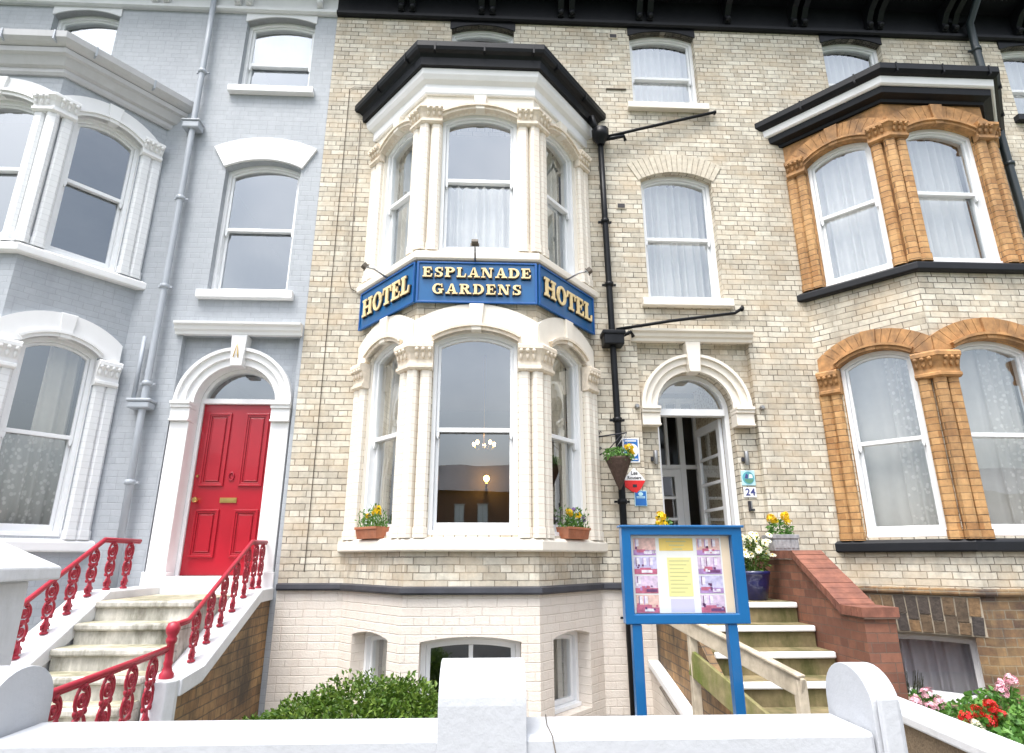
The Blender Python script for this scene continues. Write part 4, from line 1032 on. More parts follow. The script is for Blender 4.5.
def room_photo(x0, x1, z0, z1, seed):
    r = random.Random(seed); s = MB(); d = .0006; y = Yn + .0395; mi = []
    def q(a, b, c, e, lay, m):
        s.mesh([(x0 + (x1 - x0) * a, y - d * lay, z0 + (z1 - z0) * c), (x0 + (x1 - x0) * b, y - d * lay, z0 + (z1 - z0) * c), (x0 + (x1 - x0) * b, y - d * lay, z0 + (z1 - z0) * e), (x0 + (x1 - x0) * a, y - d * lay, z0 + (z1 - z0) * e)], [(0, 1, 2, 3)]); mi.append(m)
    q(0, 1, 0, 1, 1, seed % 3)                                                  # wall
    q(0, 1, 0, .30, 2, 4 if seed % 2 else 6)                                    # floor or bedspread
    for k in range(r.choice((1, 2, 3))): a = .1 + .28 * k + r.uniform(0, .06); q(a, a + .13, .52, .93, 2, 5); q(a - .035, a, .45, .96, 3, 3 if r.random() < .4 else 6)
    q(r.uniform(.0, .3), r.uniform(.5, .8), .16, r.uniform(.34, .46), 3, 4); q(r.uniform(.3, .6), r.uniform(.75, .98), .08, .24, 4, 5 if seed % 3 else 3)
    for k in range(5): a = r.uniform(0, .9); b = r.uniform(.1, .5); q(a, a + .09, b, b + r.uniform(.06, .2), 5, r.choice((3, 4, 5, 6, 3)))
    o = s.build('photo', 'print_wall_a', po)
    for n_ in ('wall_b', 'wall_c', 'dark', 'rose', 'pale', 'mauve'): o.data.materials.append(M['print_' + n_])
    o.data.polygons.foreach_set('material_index', mi)
k = 0
for colx in ((.03, .255), (.665, .90)):
    for r_ in range(4):
        room_photo(U(colx[0]), U(colx[1]), Zt(.035 + .245 * r_ + .225), Zt(.035 + .245 * r_), [1, 2, 0, 4, 7, 3, 5, 6][k] + 3); k += 1
flatpart('heading', U(.29), U(.63), Zt(.2), Zt(.035), 'paper_gold')
flatpart('margin', U(.915), U(.995), Zt(.99), Zt(.01), 'paper_peach', .0003)
flatpart('text_panel', U(.36), U(.60), Zt(.79), Zt(.29), 'paper_yellow')
flatpart('photo', U(.37), U(.60), Zt(.985), Zt(.82), 'paper_lilac')
s = MB()
for q in range(9): s.box(U(.38), U(.58 - .03 * (q % 3)), Yn + .0383, Yn + .0386, Zt(.34 + .05 * q), Zt(.328 + .05 * q))
for q in range(3): s.box(U(.36 + .03 * q), U(.56 - .02 * q), Yn + .0383, Yn + .0386, Zt(.085 + .05 * q), Zt(.07 + .05 * q))
s.build('print_lines', 'ink_soft', po)
s = MB(); s.mesh([(pw0, Yn + .03, pz0), (pw1, Yn + .03, pz0), (pw1, Yn + .03, pz1), (pw0, Yn + .03, pz1)], [(0, 1, 2, 3)]); s.build('glazing', 'clear_glass', nb, flipfix=False)

# ------------------------------------------------------------------ plates on the hotel wall
def text_mesh(txt, size, x, y, z, par, mat, bold=.0, name='lettering'):
    cu = bpy.data.curves.new('lettering', 'FONT'); cu.body = txt; cu.size = size; cu.align_x = 'CENTER'; cu.align_y = 'CENTER'; cu.extrude = .0008; cu.offset = bold
    o = bpy.data.objects.new('tmp', cu); col.objects.link(o); dg = bpy.context.evaluated_depsgraph_get(); dg.update()
    me = bpy.data.meshes.new_from_object(o.evaluated_get(dg)); bpy.data.objects.remove(o)
    me.materials.clear(); me.materials.append(M[mat]); me.name = name
    r = bpy.data.objects.new(name, me); col.objects.link(r); r.parent = par
    r.location = V((x, y, z)) - V(par.location); r.rotation_euler = (R(90), 0, 0); return r
def disc(s, x, z, rx, rz, y0, y1, n=28, a0=0, a1=360):
    s.prism([(x + rx * math.cos(R(a0 + (a1 - a0) * k / n)), z + rz * math.sin(R(a0 + (a1 - a0) * k / n))) for k in range(n if a1 - a0 == 360 else n + 1)], y0, y1)
pl = thing('rating_sign', 'blue rectangular plate with white rim and white disc behind the hanging basket', 'sign', (1.81, 0, 2.94))
s = MB(); s.box(1.705, 1.915, -.018, -.001, 2.785, 3.09); s.build('plate', 'sign_white', pl)
s = MB(); s.box(1.722, 1.898, -.021, -.0185, 2.802, 3.073); s.build('panel', 'sign_blue', pl)
s = MB(); disc(s, 1.83, 2.935, .07, .082, -.0235, -.0215); s.build('disc', 'sign_white', pl)
s = MB(); s.box(1.74, 1.88, -.0232, -.0215, 3.045, 3.06); s.box(1.80, 1.885, -.0232, -.0215, 2.818, 2.83); s.build('print_lines', 'sign_white', pl)
dm = thing('diamond_sign', 'red and white diamond plate below the blue rating plate', 'sign', (1.83, 0, 2.56))
c, z = 1.832, 2.565
s = MB(); s.prism([(c - .135, z), (c + .135, z), (c + .1, z + .05), (c, z + .155), (c - .1, z + .05)], -.02, -.001); s.build('plate', 'sign_white', dm)
s = MB(); s.prism([(c - .135, z - .001), (c - .115, z - .08), (c - .04, z - .135), (c + .02, z - .15), (c + .075, z - .1), (c + .135, z - .001)], -.02, -.001); s.build('panel', 'sign_red', dm)
text_mesh('Les', .062, c, -.0215, z + .088, dm, 'ink', .001); text_mesh('Routiers', .05, c, -.0215, z + .03, dm, 'ink', .001)
s = MB(); s.box(c - .025, c + .025, -.0215, -.0205, z - .085, z - .05); s.build('print_mark', 'ink', dm)
sp = thing('small_plate', 'small blue square plate with pale crest lowest of the wall plates', 'sign', (1.9, 0, 2.35))
s = MB(); s.box(1.822, 1.972, -.016, -.001, 2.255, 2.44); s.build('plate', 'pale_blue', sp)
s = MB(); s.box(1.83, 1.964, -.019, -.0165, 2.262, 2.432); s.build('panel', 'sign_blue', sp)
s = MB(); disc(s, 1.897, 2.40, .03, .024, -.021, -.0195, 16); s.box(1.845, 1.95, -.0208, -.0195, 2.35, 2.358); s.box(1.845, 1.95, -.0208, -.0195, 2.365, 2.373); s.build('print_lines', 'pale_blue', sp)
em = thing('emblem_plate', 'pale blue square plate with round green and teal emblem', 'sign', (3.3, .0, 2.6))
s = MB(); s.box(3.215, 3.39, .082, .098, 2.52, 2.71); s.build('plate', 'pale_blue', em, bevel=.01)
s = MB(); disc(s, 3.30, 2.615, .075, .078, .079, .0815); s.build('disc', 'teal', em)
s = MB(); disc(s, 3.305, 2.60, .055, .05, .077, .0788, 20, 180, 360); s.build('emblem_wave', 'plate_green', em)
s = MB(); s.prism([(3.25, 2.61), (3.29, 2.605), (3.30, 2.65), (3.275, 2.672), (3.262, 2.64)], .076, .0788); s.build('emblem_figure', 'ink_blue', em)
s = MB(); s.prism([(3.305, 2.612), (3.355, 2.615), (3.35, 2.655), (3.315, 2.665)], .0765, .0788); s.build('emblem_patch', 'sign_white', em)
nm = thing('number_plate', 'white house number plate reading 24 under the round emblem', 'sign', (3.3, .0, 2.44))
s = MB(); s.box(3.225, 3.385, .085, .098, 2.375, 2.50); s.build('plate', 'sign_white', nm, bevel=.004)
text_mesh('2', .12, 3.275, .083, 2.437, nm, 'ink_blue', .003); text_mesh('4', .12, 3.34, .083, 2.437, nm, 'ink_blue', .003)
hk = thing('bracket_fitting', 'small dark L-shaped metal fitting on brick below the number plate', 'fitting', (3.3, .1, 2.27))
s = MB(); s.box(3.265, 3.285, .05, .099, 2.21, 2.33); s.box(3.285, 3.33, .055, .099, 2.21, 2.235); s.build('bar', 'ink', hk, bevel=.003); s = MB(); s.box(3.287, 3.31, .07, .099, 2.24, 2.33); s.build('tube', 'steel', hk)
for x, lb in ((2.115, 'small metal wall lamp beside the inn plates, by the open door'), (3.275, 'small metal wall lamp above the round emblem plate')):
    t = thing('wall_lamp', lb, 'lamp', (x, .1, 2.85), 'small wall lamps by the hotel door')
    s = MB(); s.lathe([(.028, -.085), (.03, -.08), (.03, .08), (.028, .085)], (x + .02, .05, 2.86), 12); s.build('tube', 'steel', t)
    s = MB(); s.box(x - .035, x, .06, .099, 2.82, 2.87); s.build('mount', 'ink', t, bevel=.004)
wb = thing('wall_bracket', 'black scrolled iron bracket on the bay wall above the flower basket', 'bracket', (1.36, -.1, 3.1))
bx = 1.385
s = MB(); s.box(bx - .01, bx + .012, -.02, -.002, 2.82, 3.2); s.build('back_bar', 'ink', wb)
e = V((1.70, -.30, 3.1))
s = MB(); s.tube([(bx, -.012, 3.1), tuple(e)], .009, 6); s.tube([(bx, -.012, 2.86), (bx + .12, -.1, 2.92), (bx + .26, -.22, 3.08)], .007, 6)
s.tube([(bx + .03 + .03 * (1 - i / 16) * math.cos(i * .6), -.03, 3.15 + .03 * (1 - i / 16) * math.sin(i * .6)) for i in range(16)], .006, 5)
s.tube([(bx + .03 + .025 * (1 - i / 16) * math.cos(i * .6), -.03, 2.95 + .025 * (1 - i / 16) * math.sin(i * .6)) for i in range(16)], .006, 5)
s.build('arm', 'ink', wb)

# ------------------------------------------------------------------ plants
def leafcloud(mb, fn, n, size, rnd, droop=.2, narrow=.45):
    for _ in range(n):
        p, out = fn(rnd)
        d = (out + V((rnd.uniform(-1, 1), rnd.uniform(-1, 1), rnd.uniform(-.7, .9)))).normalized()
        a = d.cross(V((rnd.uniform(-1, 1), rnd.uniform(-1, 1), rnd.uniform(-1, 1)))).normalized(); l = size * rnd.uniform(.6, 1.3); w = l * narrow
        nrm = d.cross(a); tip = p + d * l - V((0, 0, droop * l)); mid = p + d * l * .5 + nrm * w * .15
        i = len(mb.v); mb.v += [p, mid + a * w * .5, tip, mid - a * w * .5]; mb.f.append([i, i + 1, i + 2, i + 3]); mb.sm.append(False)
def ellipsoid(c, r, shell=.55):
    def fn(rnd):
        while True:
            q = V((rnd.uniform(-1, 1), rnd.uniform(-1, 1), rnd.uniform(-1, 1)))
            if shell < q.length < 1: break
        return V((c[0] + q.x * r[0], c[1] + q.y * r[1], c[2] + q.z * r[2])), q.normalized()
    return fn
def blossom(mb, p, r, rnd, n=7, up=V((0, -.7, .5))):
    up = (up + V((rnd.uniform(-.5, .5), rnd.uniform(-.3, .3), rnd.uniform(-.3, .5)))).normalized()
    a = up.cross(V((1, 0, .2))).normalized(); b = up.cross(a)
    for k in range(n):
        t = 2 * math.pi * k / n; d = a * math.cos(t) + b * math.sin(t); e = a * math.cos(t + .5) + b * math.sin(t + .5); e2 = a * math.cos(t - .5) + b * math.sin(t - .5)
        i = len(mb.v); mb.v += [p, p + e * r * .7 + up * r * .15, p + d * r, p + e2 * r * .7 + up * r * .15]; mb.f.append([i, i + 1, i + 2, i + 3]); mb.sm.append(False)
def globe(mb, p, r, rnd, n=26, ps=.5):
    for _ in range(n):
        q = V((rnd.uniform(-1, 1), rnd.uniform(-1, 1), rnd.uniform(-.6, 1))).normalized(); c = p + q * r * rnd.uniform(.6, 1)
        blossom(mb, c, r * ps, rnd, 5, q)
def bloom(par, p, r, rnd, mat, n=26, ps=.5):
    s = MB(); globe(s, V(p), r, rnd, n, ps); return s.build('flower', mat, par, flipfix=False)
def stems(mb, base, tips, r=.004):
    for t in tips: mb.tube([base(t), (base(t) + t) / 2 + V((.005, 0, .01)), t], r, 4)

# bush behind the front wall
bu = thing('bush', 'dense green leafy bush behind the white front wall', 'bush', (-1.05, -1.9, 0))
rnd = random.Random(3); s = MB()
for c, r in (((-1.05, -1.7, .38), (.50, .45, .36)), ((-.72, -1.65, .38), (.36, .42, .32)), ((-1.45, -1.75, .32), (.42, .42, .28)), ((-1.85, -1.8, .2), (.36, .38, .24)), ((-.5, -1.7, .3), (.24, .35, .26)), ((-.95, -2.0, .3), (.6, .3, .26))):
    c = (c[0] + .06, c[1], c[2] - .06)
    leafcloud(s, ellipsoid(c, r, .5), 4200, .055, rnd, .3)
    leafcloud(s, ellipsoid((c[0], c[1], c[2] + .02), (r[0] * 1.05, r[1] * 1.04, r[2] * 1.07), .88), 500, .058, rnd, .1)
s.build('foliage', 'leaf', bu, flipfix=False)
s = MB()
for k in range(14): s.tube([(-1.05 + rnd.uniform(-.15, .15), -1.75, 0), (-1.0 + rnd.uniform(-.3, .3), -1.75 + rnd.uniform(-.2, .2), .25), (-1.0 + rnd.uniform(-.35, .35), -1.75 + rnd.uniform(-.2, .2), .45)], .012, 5)
s.build('branches', 'wood', bu)

def flower_box(label, fi, uc, seed, cols):
    Mx = HF[fi] ; loc = Mx @ V((uc, -.02, 1.86))
    t = thing('flower_box', label, 'flower box', loc, 'terracotta flower boxes on the bay sill'); rnd = random.Random(seed)
    z0 = 1.852; w, d = .23, .075
    s = MB(); s.mesh([(uc - w + .02, -.095 + .0, z0), (uc + w - .02, -.095, z0), (uc + w - .02, .035, z0), (uc - w + .02, .035, z0), (uc - w, -.115, z0 + .125), (uc + w, -.115, z0 + .125), (uc + w, .05, z0 + .125), (uc - w, .05, z0 + .125),
        (uc - w + .015, -.1, z0 + .125), (uc + w - .015, -.1, z0 + .125), (uc + w - .015, .035, z0 + .125), (uc - w + .015, .035, z0 + .125), (uc - w + .015, -.1, z0 + .1), (uc + w - .015, -.1, z0 + .1), (uc + w - .015, .035, z0 + .1), (uc - w + .015, .035, z0 + .1)],
        [(0, 3, 2, 1), (0, 1, 5, 4), (1, 2, 6, 5), (2, 3, 7, 6), (3, 0, 4, 7), (4, 5, 9, 8), (5, 6, 10, 9), (6, 7, 11, 10), (7, 4, 8, 11), (8, 9, 13, 12), (9, 10, 14, 13), (10, 11, 15, 14), (11, 8, 12, 15), (12, 13, 14, 15)], Mx)
    s.box(uc - w - .006, uc + w + .006, -.121, -.112, z0 + .1, z0 + .128, Mx)
    s.build('box', 'terracotta', t, bevel=.004)
    s = MB()
    def fn(r):
        u = uc + r.uniform(-w, w); hh = r.random() ** 1.6
        lump = .10 + .14 * abs(math.sin((u - uc) * 9 + seed))
        return Mx @ V((u, -.03 + r.uniform(-.08, .06), z0 + .11 + hh * lump)), V((0, -.3, 1))
    leafcloud(s, fn, 420, .045, rnd, .1, .4); s.build('foliage', 'leaf_bright', t, flipfix=False)
    for mat, spots in cols:
        st_ = MB()
        for u, z, r in spots:
            p = Mx @ V((uc + u, -.06, z0 + z)); bloom(t, p, r, rnd, mat); st_.tube([Mx @ V((uc + u * .9, -.03, z0 + .1)), p - V((0, 0, r * .5))], .004, 4)
        st_.build('stems', 'leaf_bright', t)
L0 = HL[0]
flower_box('terracotta window box of yellow flowers on the bay sill nearest the grey house', 0, .62, 1, [('pet_yellow', [(-.06, .25, .03), (.09, .27, .04), (.13, .31, .045), (.17, .27, .03)]), ('pet_brown', [(-.06, .262, .012)])])
flower_box('terracotta window box of yellow and violet flowers on the bay sill by the downpipe', 2, L0 - .62, 4, [('pet_yellow', [(-.13, .29, .042), (-.10, .26, .03), (.06, .26, .035), (.02, .24, .025)]), ('pet_violet', [(-.03, .32, .022), (.17, .25, .022), (.20, .21, .02)])])

# hanging basket
hb = thing('hanging_basket', 'brown cone basket of greenery and a yellow flower before the downpipe', 'basket', (1.63, -.32, 2.55)); rnd = random.Random(9)
s = MB(); s.lathe([(.012, -.16), (.04, -.1), (.11, .08), (.155, .19), (.16, .215), (.14, .21), (.135, .17)], (1.585, -.3, 2.58), 18); s.build('basket', 'coir', hb)
s = MB(); leafcloud(s, ellipsoid((1.585, -.3, 2.83), (.17, .15, .075), .1), 420, .055, rnd, .5, .5); s.build('foliage', 'leaf_bright', hb, flipfix=False)
for q in ((1.70, -.38, 2.90, .055), (1.73, -.34, 2.85, .04)): bloom(hb, q[:3], q[3], rnd, 'pet_yellow')
s = MB()
for k in range(3):
    a = 2.1 * k + .4; s.tube([(1.60 + .15 * math.cos(a), -.3 + .15 * math.sin(a), 2.80), (1.69, -.3, 3.09)], .003, 4)
s.build('chain', 'steel', hb)

# planter on the red wall
pn = thing('stone_planter', 'grey planter of yellow flowers on top of the red brick stair wall', 'planter', (3.36, -.45, 1.73)); rnd = random.Random(12)
s = MB(); s.box(3.215, 3.50, -.58, -.32, 1.73, 1.90); s.box(3.205, 3.51, -.59, -.31, 1.86, 1.905)
for k in range(6): s.box(3.225 + k * .047, 3.255 + k * .047, -.588, -.579, 1.755, 1.84)
s.build('trough', 'lead', pn, bevel=.008)
s = MB(); leafcloud(s, ellipsoid((3.36, -.45, 1.95), (.13, .1, .11), .1), 320, .055, rnd, .2, .4); s.build('foliage', 'leaf_bright', pn, flipfix=False)
for q in ((3.25, -.5, 2.09, .05), (3.30, -.48, 2.06, .04), (3.43, -.48, 2.11, .055), (3.44, -.5, 2.05, .04)): bloom(pn, q[:3], q[3], rnd, 'pet_yellow')
# blue pot
bp = thing('blue_pot', 'glazed dark blue pot of white daisies on the hotel steps', 'plant pot', (2.92, -.62, 1.22)); rnd = random.Random(15)
c = (2.90, -.66, 1.222)
s = MB(); s.lathe([(.11, 0), (.13, .02), (.16, .18), (.175, .26), (.185, .27), (.18, .30), (.165, .30), (.16, .26)], c, 22); s.build('pot', 'blue_glaze', bp)
s = MB(); s.lathe([(.158, .25), (.155, .255)], c, 18); s.build('compost', 'soil', bp)
s = MB(); leafcloud(s, ellipsoid((c[0], c[1], c[2] + .45), (.18, .17, .2), .1), 900, .06, rnd, .1, .25)
for k in range(26): s.tube([(c[0] + rnd.uniform(-.08, .08), c[1] + rnd.uniform(-.08, .08), c[2] + .25), (c[0] + rnd.uniform(-.16, .16), c[1] + rnd.uniform(-.16, .1), c[2] + .6)], .004, 4)
s.build('foliage', 'leaf', bp, flipfix=False)
for k in range(34):
    s = MB(); p = V((c[0] + rnd.uniform(-.19, .21), c[1] + rnd.uniform(-.2, .12), c[2] + .50 + rnd.uniform(-.06, .19))); blossom(s, p, rnd.uniform(.034, .05), rnd, 11); s2 = MB(); s2.ball((p.x, p.y - .012, p.z + .006), .009, .009, .009, 6); s2.build('flower_eye', 'pet_yellow', s.build('flower', 'pet_white', bp, flipfix=False))

# small yellow pot plant behind the notice board
yp = thing('potted_plant', 'yellow flowers in a small pot beside the open hotel door', 'plant', (2.12, -.2, 1.75)); rnd = random.Random(17)
s = MB(); s.lathe([(.06, 0), (.085, .15), (.09, .17), (.08, .17)], (2.0, -.5, 1.72), 14); s.build('pot', 'terracotta', yp)
s = MB(); leafcloud(s, ellipsoid((2.0, -.5, 1.98), (.09, .09, .12), .1), 200, .05, rnd, .2, .4); s.build('foliage', 'leaf_bright', yp, flipfix=False)
for q in ((1.97, -.55, 2.10, .06), (2.0, -.56, 2.02, .05), (1.95, -.55, 2.03, .04)): bloom(yp, q[:3], q[3], rnd, 'pet_yellow')
ps = thing('plant_stand', 'slim stone pedestal under the yellow potted plant by the door', 'stand', (2.0, -.5, 1.2))
s = MB(); s.box(1.92, 2.055, -.58, -.42, 1.21, 1.716); s.build('post', 'step_stone', ps, bevel=.01)

# geranium bed
def geranium(label, x, y, z, w, blooms, seed, cat='flower'):
    t = thing('geranium_plant', label, cat, (x, y, z), 'geraniums in the bed beside the kerb wall'); rnd = random.Random(seed)
    s = MB(); leafcloud(s, ellipsoid((x, y, z + .18), (w, w * .9, .2), .15), 700, .06, rnd, .25, .8); s.build('foliage', 'leaf_bright', t, flipfix=False)
    st_ = MB()
    for bx_, by_, bz_, m_ in blooms:
        p = V((x + bx_, y + by_, z + bz_)); bloom(t, p, .05, rnd, m_, 24, .42); st_.tube([(x + bx_ * .5, y + by_ * .5 + .02, z + .1), p - V((0, 0, .02))], .004, 4)
    st_.build('stems', 'leaf_bright', t)
Z = .22
geranium('pale pink geranium nearest the dark basement window', 3.62, -2.0, Z - .02, .20, [(-.10, -.1, .34, 'pet_pink'), (0, -.1, .40, 'pet_pink'), (-.03, -.16, .30, 'pet_pink'), (.08, -.12, .33, 'pet_pink'), (-.16, -.05, .36, 'pet_white')], 21)
geranium('bright red geranium in the middle of the bed', 3.72, -2.45, Z, .24, [(-.05, -.1, .34, 'pet_red'), (.05, -.12, .38, 'pet_red'), (.0, -.15, .29, 'pet_red'), (.13, -.08, .31, 'pet_red'), (-.14, -.1, .30, 'pet_red'), (-.1, -.13, .26, 'pet_white')], 22)
geranium('tall pink geranium against the old brick wall', 4.25, -2.05, Z + .02, .26, [(-.02, -.1, .42, 'pet_pink'), (.04, -.13, .46, 'pet_pink'), (-.07, -.14, .38, 'pet_pink')], 23)
geranium('pink and salmon geranium nearest the frame edge', 4.1, -2.6, Z, .30, [(-.02, -.1, .40, 'pet_pink'), (.1, -.1, .42, 'pet_pink'), (-.1, -.15, .36, 'pet_pink'), (.02, -.18, .34, 'pet_white'), (.16, -.16, .35, 'pet_pink'), (.0, -.22, .26, 'pet_red')], 24)
geranium('leafy green geranium with few flowers close behind the white coping', 3.55, -3.0, Z - .06, .26, [(.1, -.1, .25, 'pet_pink')], 25)
geranium('leafy geranium beside the pink and salmon one, low in the bed', 3.75, -3.5, Z - .06, .28, [(.1, -.1, .22, 'pet_red')], 26)
lv = thing('lavender_plant', 'spiky grey-green lavender in front of the basement window', 'plant', (3.62, -1.72, .4)); rnd = random.Random(31); s = MB()
for k in range(170):
    a = rnd.uniform(0, 6.28); r = rnd.random() ** .5; bx_, by_ = 3.6 + .10 * r * math.cos(a), -1.75 + .08 * r * math.sin(a)
    l = rnd.uniform(.3, .5); tip = V((bx_ + .14 * r * math.cos(a), by_ + .1 * r * math.sin(a), .22 + l)); s.tube([(bx_, by_, .22), tip], .003, 4, taper=[.004, .002])
    for q in range(3):
        i = len(s.v); p = V((bx_, by_, .22)).lerp(tip, rnd.uniform(.3, .95)); d = V((rnd.uniform(-1, 1), rnd.uniform(-1, 1), 1)).normalized() * .04; w = V((.005, .003, 0)); s.v += [p, p + d * .5 + w, p + d, p + d * .5 - w]; s.f.append([i, i + 1, i + 2, i + 3]); s.sm.append(False)
s.build('foliage', 'leaf_grey', lv, flipfix=False)

# ------------------------------------------------------------------ wooden handrail by the hotel steps
wr = thing('wooden_handrail', 'weathered wooden rail with mossy board beside the hotel steps', 'railing', (2.0, -2.4, 0))
A_, B_ = V((1.66, -1.55, 1.16)), V((2.19, -2.93, .795))
def plank(name, p, q, h, t, mat, lift=0):
    d = (q - p); L_ = d.length; d.normalize(); side = V((0, 0, 1)).cross(d).normalized(); up = d.cross(side).normalized()
    Mx = Matrix(((d.x, side.x, up.x, p.x), (d.y, side.y, up.y, p.y), (d.z, side.z, up.z, p.z), (0, 0, 0, 1)))
    s = MB(); s.box(0, L_, -t / 2, t / 2, -h / 2 + lift, h / 2 + lift, Mx); return s.build(name, mat, wr, bevel=.006)
plank('rail', A_, B_, .13, .035, 'wood'); plank('cap_rail', A_ + V((0, 0, .075)), B_ + V((0, 0, .075)), .02, .07, 'wood')
plank('lower_board', V((1.78, -1.85, .80)), V((2.15, -2.93, .36)), .20, .035, 'moss_wood'); 
for p, zt in ((V((1.80, -1.90, 0)), 1.12), (V((2.19, -2.95, 0)), .85), ):
    s = MB(); s.box(p.x - .035, p.x + .035, p.y - .035 + .06, p.y + .035 + .06, -.02, zt); s.build('post', 'wood', wr, bevel=.006)

# ------------------------------------------------------------------ lamps inside the bay room
CZ = -.17
ch = thing('chandelier', 'lit brass chandelier seen through the lower bay window', 'lamp', (-.02, 1.0, 3.3))
s = MB(); s.tube([(-.02, 1., 4.5), (-.02, 1., 3.35 + CZ)], .01, 6)
for k in range(5):
    a = 2 * math.pi * k / 5 + .3; s.tube([(-.02, 1., 3.33 + CZ), (-.02 + .1 * math.cos(a), 1 + .1 * math.sin(a), 3.27 + CZ), (-.02 + .15 * math.cos(a), 1 + .15 * math.sin(a), 3.34 + CZ)], .009, 6)
s.build('arms', 'brass', ch)
for k in range(5):
    a = 2 * math.pi * k / 5 + .3; s = MB(); s.ball((-.02 + .15 * math.cos(a), 1 + .15 * math.sin(a), 3.36 + CZ), .022, .022, .03, 10); s.build('bulb', 'bulb_on', ch)
wl = thing('sconce_lamp', 'glowing orange lamp deep in the room behind the lower bay window', 'lamp', (.02, 4.55, 3.0))
s = MB(); s.ball((.03, 4.3, 3.12), .055, .055, .06, 14); s.build('globe', 'lamp_on', wl)
s = MB(); s.tube([(.03, 4.59, 3.0), (.03, 4.4, 2.95), (.03, 4.3, 3.04)], .02, 8); s.build('bracket', 'brass', wl)

# ------------------------------------------------------------------ setting: ground, street, far terrace
def sheet(name, x0, x1, y0, y1, z, mat):
    s = MB(); s.box(x0, x1, y0, y1, z - .1, z); o = s.build(name, mat); o['kind'] = 'structure'; return o
sheet('ground', -300, 300, -300, 300, -.16, 'grass')
sheet('front_garden', -9, 12, -4.72, 0, -.004, 'paving')
sheet('pavement', -60, 60, -7.9, -4.72, 0, 'paving')
sheet('road', -60, 60, -14, -8.05, -.12, 'asphalt')
s = MB(); s.box(-60, 60, -8.05, -7.9, -.2, .01); tag(s.build('kerb', 'step_stone', bevel=.02), kind='structure')
# raised planting bed right of the kerb wall
s = MB(); s.prism([(3.32, -2.05), (3.10, -4.58), (5.2, -4.58), (5.2, -1.05), (4.9, -.95), (4.35, -.25), (3.48, -.25), (3.48, -2.05)], -.02, .22, plane='xy')
tag(s.build('planting_bed', 'soil'), kind='structure')
ot = thing('opposite_terrace', 'long brown brick terrace across the gardens, mirrored in the lower bay windows', 'building', (0, -55, 0))
s = MB(); s.box(-60, 60, -64, -55, 0, 8.2); s.build('wall', 'brown_brick', ot)
s = MB(); s.mesh([(-60.3, -54.5, 8.1), (60.3, -54.5, 8.1), (60.3, -59.5, 11.2), (-60.3, -59.5, 11.2), (-60.3, -64.5, 8.1), (60.3, -64.5, 8.1)], [(0, 1, 2, 3), (3, 2, 5, 4)]); s.build('roof', 'roof_slate', ot)
s = MB(); s.box(-.5, .5, -54.99, -54.9, 0, 1.9); s.box(-.56, .56, -55, -54.86, 1.9, 2.0); s.box(-.56, .56, -55, -54.84, -.1, 0)
w0 = s.build('window', 'grey_trim', None); w0.parent = ot
s = MB(); s.box(-.42, -.02, -54.89, -54.88, .1, 1.8); s.box(.02, .42, -54.89, -54.88, .1, 1.8)
p0 = s.build('pane', 'glassy_lamp', None); p0.parent = w0
first = True
for zrow in (1.2, 4.8):
    for k in range(-9, 10):
        x = k * 3.0 + (.4 if k % 2 else -.2)
        o = w0 if first else dup(w0)
        o.location = V((x, 55, zrow))
        if not first: q = dup(p0, parent=o)
        first = False
for x in (-30, -18, -6, 6, 18, 30):
    s = MB(); s.box(x - .8, x + .8, -60.2, -58.8, 10, 12.6); s.build('chimney', 'brown_brick', ot)

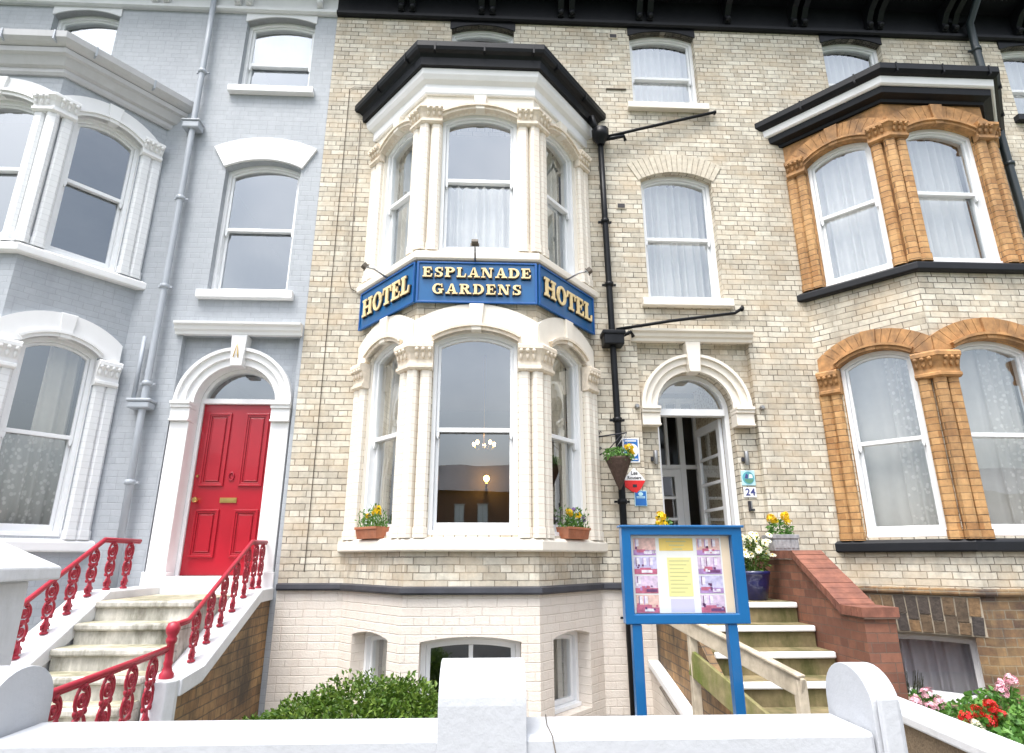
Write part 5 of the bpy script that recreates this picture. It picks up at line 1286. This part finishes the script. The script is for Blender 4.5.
# ------------------------------------------------------------------ light
w = bpy.data.worlds.new('World'); sc.world = w; w.use_nodes = True
N, L = w.node_tree.nodes, w.node_tree.links
sky = N.new('ShaderNodeTexSky'); sky.sky_type = 'NISHITA'; sky.sun_disc = False
EL, AZ = 66, 214          # sun behind the camera, a little to the left
sky.sun_elevation = R(EL); sky.sun_rotation = R(AZ); sky.dust_density = 4; sky.air_density = 1.2; sky.ozone_density = 1
hsv = N.new('ShaderNodeHueSaturation'); hsv.inputs['Saturation'].default_value = .4; L.new(sky.outputs[0], hsv.inputs['Color'])
# broken cloud: soft brightness variation over the whole sky
tc = N.new('ShaderNodeTexCoord'); cl = N.new('ShaderNodeTexNoise'); cl.inputs['Scale'].default_value = 3; cl.inputs['Detail'].default_value = 6; L.new(tc.outputs['Generated'], cl.inputs['Vector'])
cr = ramp(N, L, cl.outputs[0], [(.35, (.72, .77, .84)), (.62, (1.22, 1.2, 1.18))])
mx = mix(N, L, hsv.outputs[0], cr, 1., 'MULTIPLY')
sp = N.new('ShaderNodeSeparateXYZ'); L.new(tc.outputs['Generated'], sp.inputs[0])
gr = ramp(N, L, sp.outputs[2], [(0, (.5, .5, .5)), (.3, (1.1, 1.1, 1.1)), (.6, (1.25, 1.25, 1.25)), (1, (1.7, 1.7, 1.7))])
mx = mix(N, L, mx, gr, 1., 'MULTIPLY')
bg = N['Background']; L.new(mx, bg.inputs[0]); bg.inputs[1].default_value = .15
sd = bpy.data.lights.new('sun', 'SUN'); sd.energy = 1.45; sd.angle = R(28); sd.color = (1, .97, .92)
so = bpy.data.objects.new('sun', sd); col.objects.link(so)
a = R(AZ); d = V((math.sin(a) * math.cos(R(EL)), math.cos(a) * math.cos(R(EL)), math.sin(R(EL))))
so.rotation_euler = d.to_track_quat('Z', 'Y').to_euler(); so.location = (0, -20, 30)

# ------------------------------------------------------------------ camera
cam = bpy.data.cameras.new('camera'); co = bpy.data.objects.new('camera', cam); col.objects.link(co)
cam.sensor_width = 36; cam.lens = 604 / 1024 * 36; cam.clip_end = 1000; cam.clip_start = .05
co.location = (0, -7.4, 1.65); co.rotation_euler = (R(90 + 16.75), 0, R(-2.55)); sc.camera = co
sc.view_settings.view_transform = 'Standard'; sc.view_settings.look = 'None'; sc.view_settings.gamma = 1; sc.view_settings.exposure = 1.02
sc.cycles.max_bounces = 8; sc.cycles.transparent_max_bounces = 12
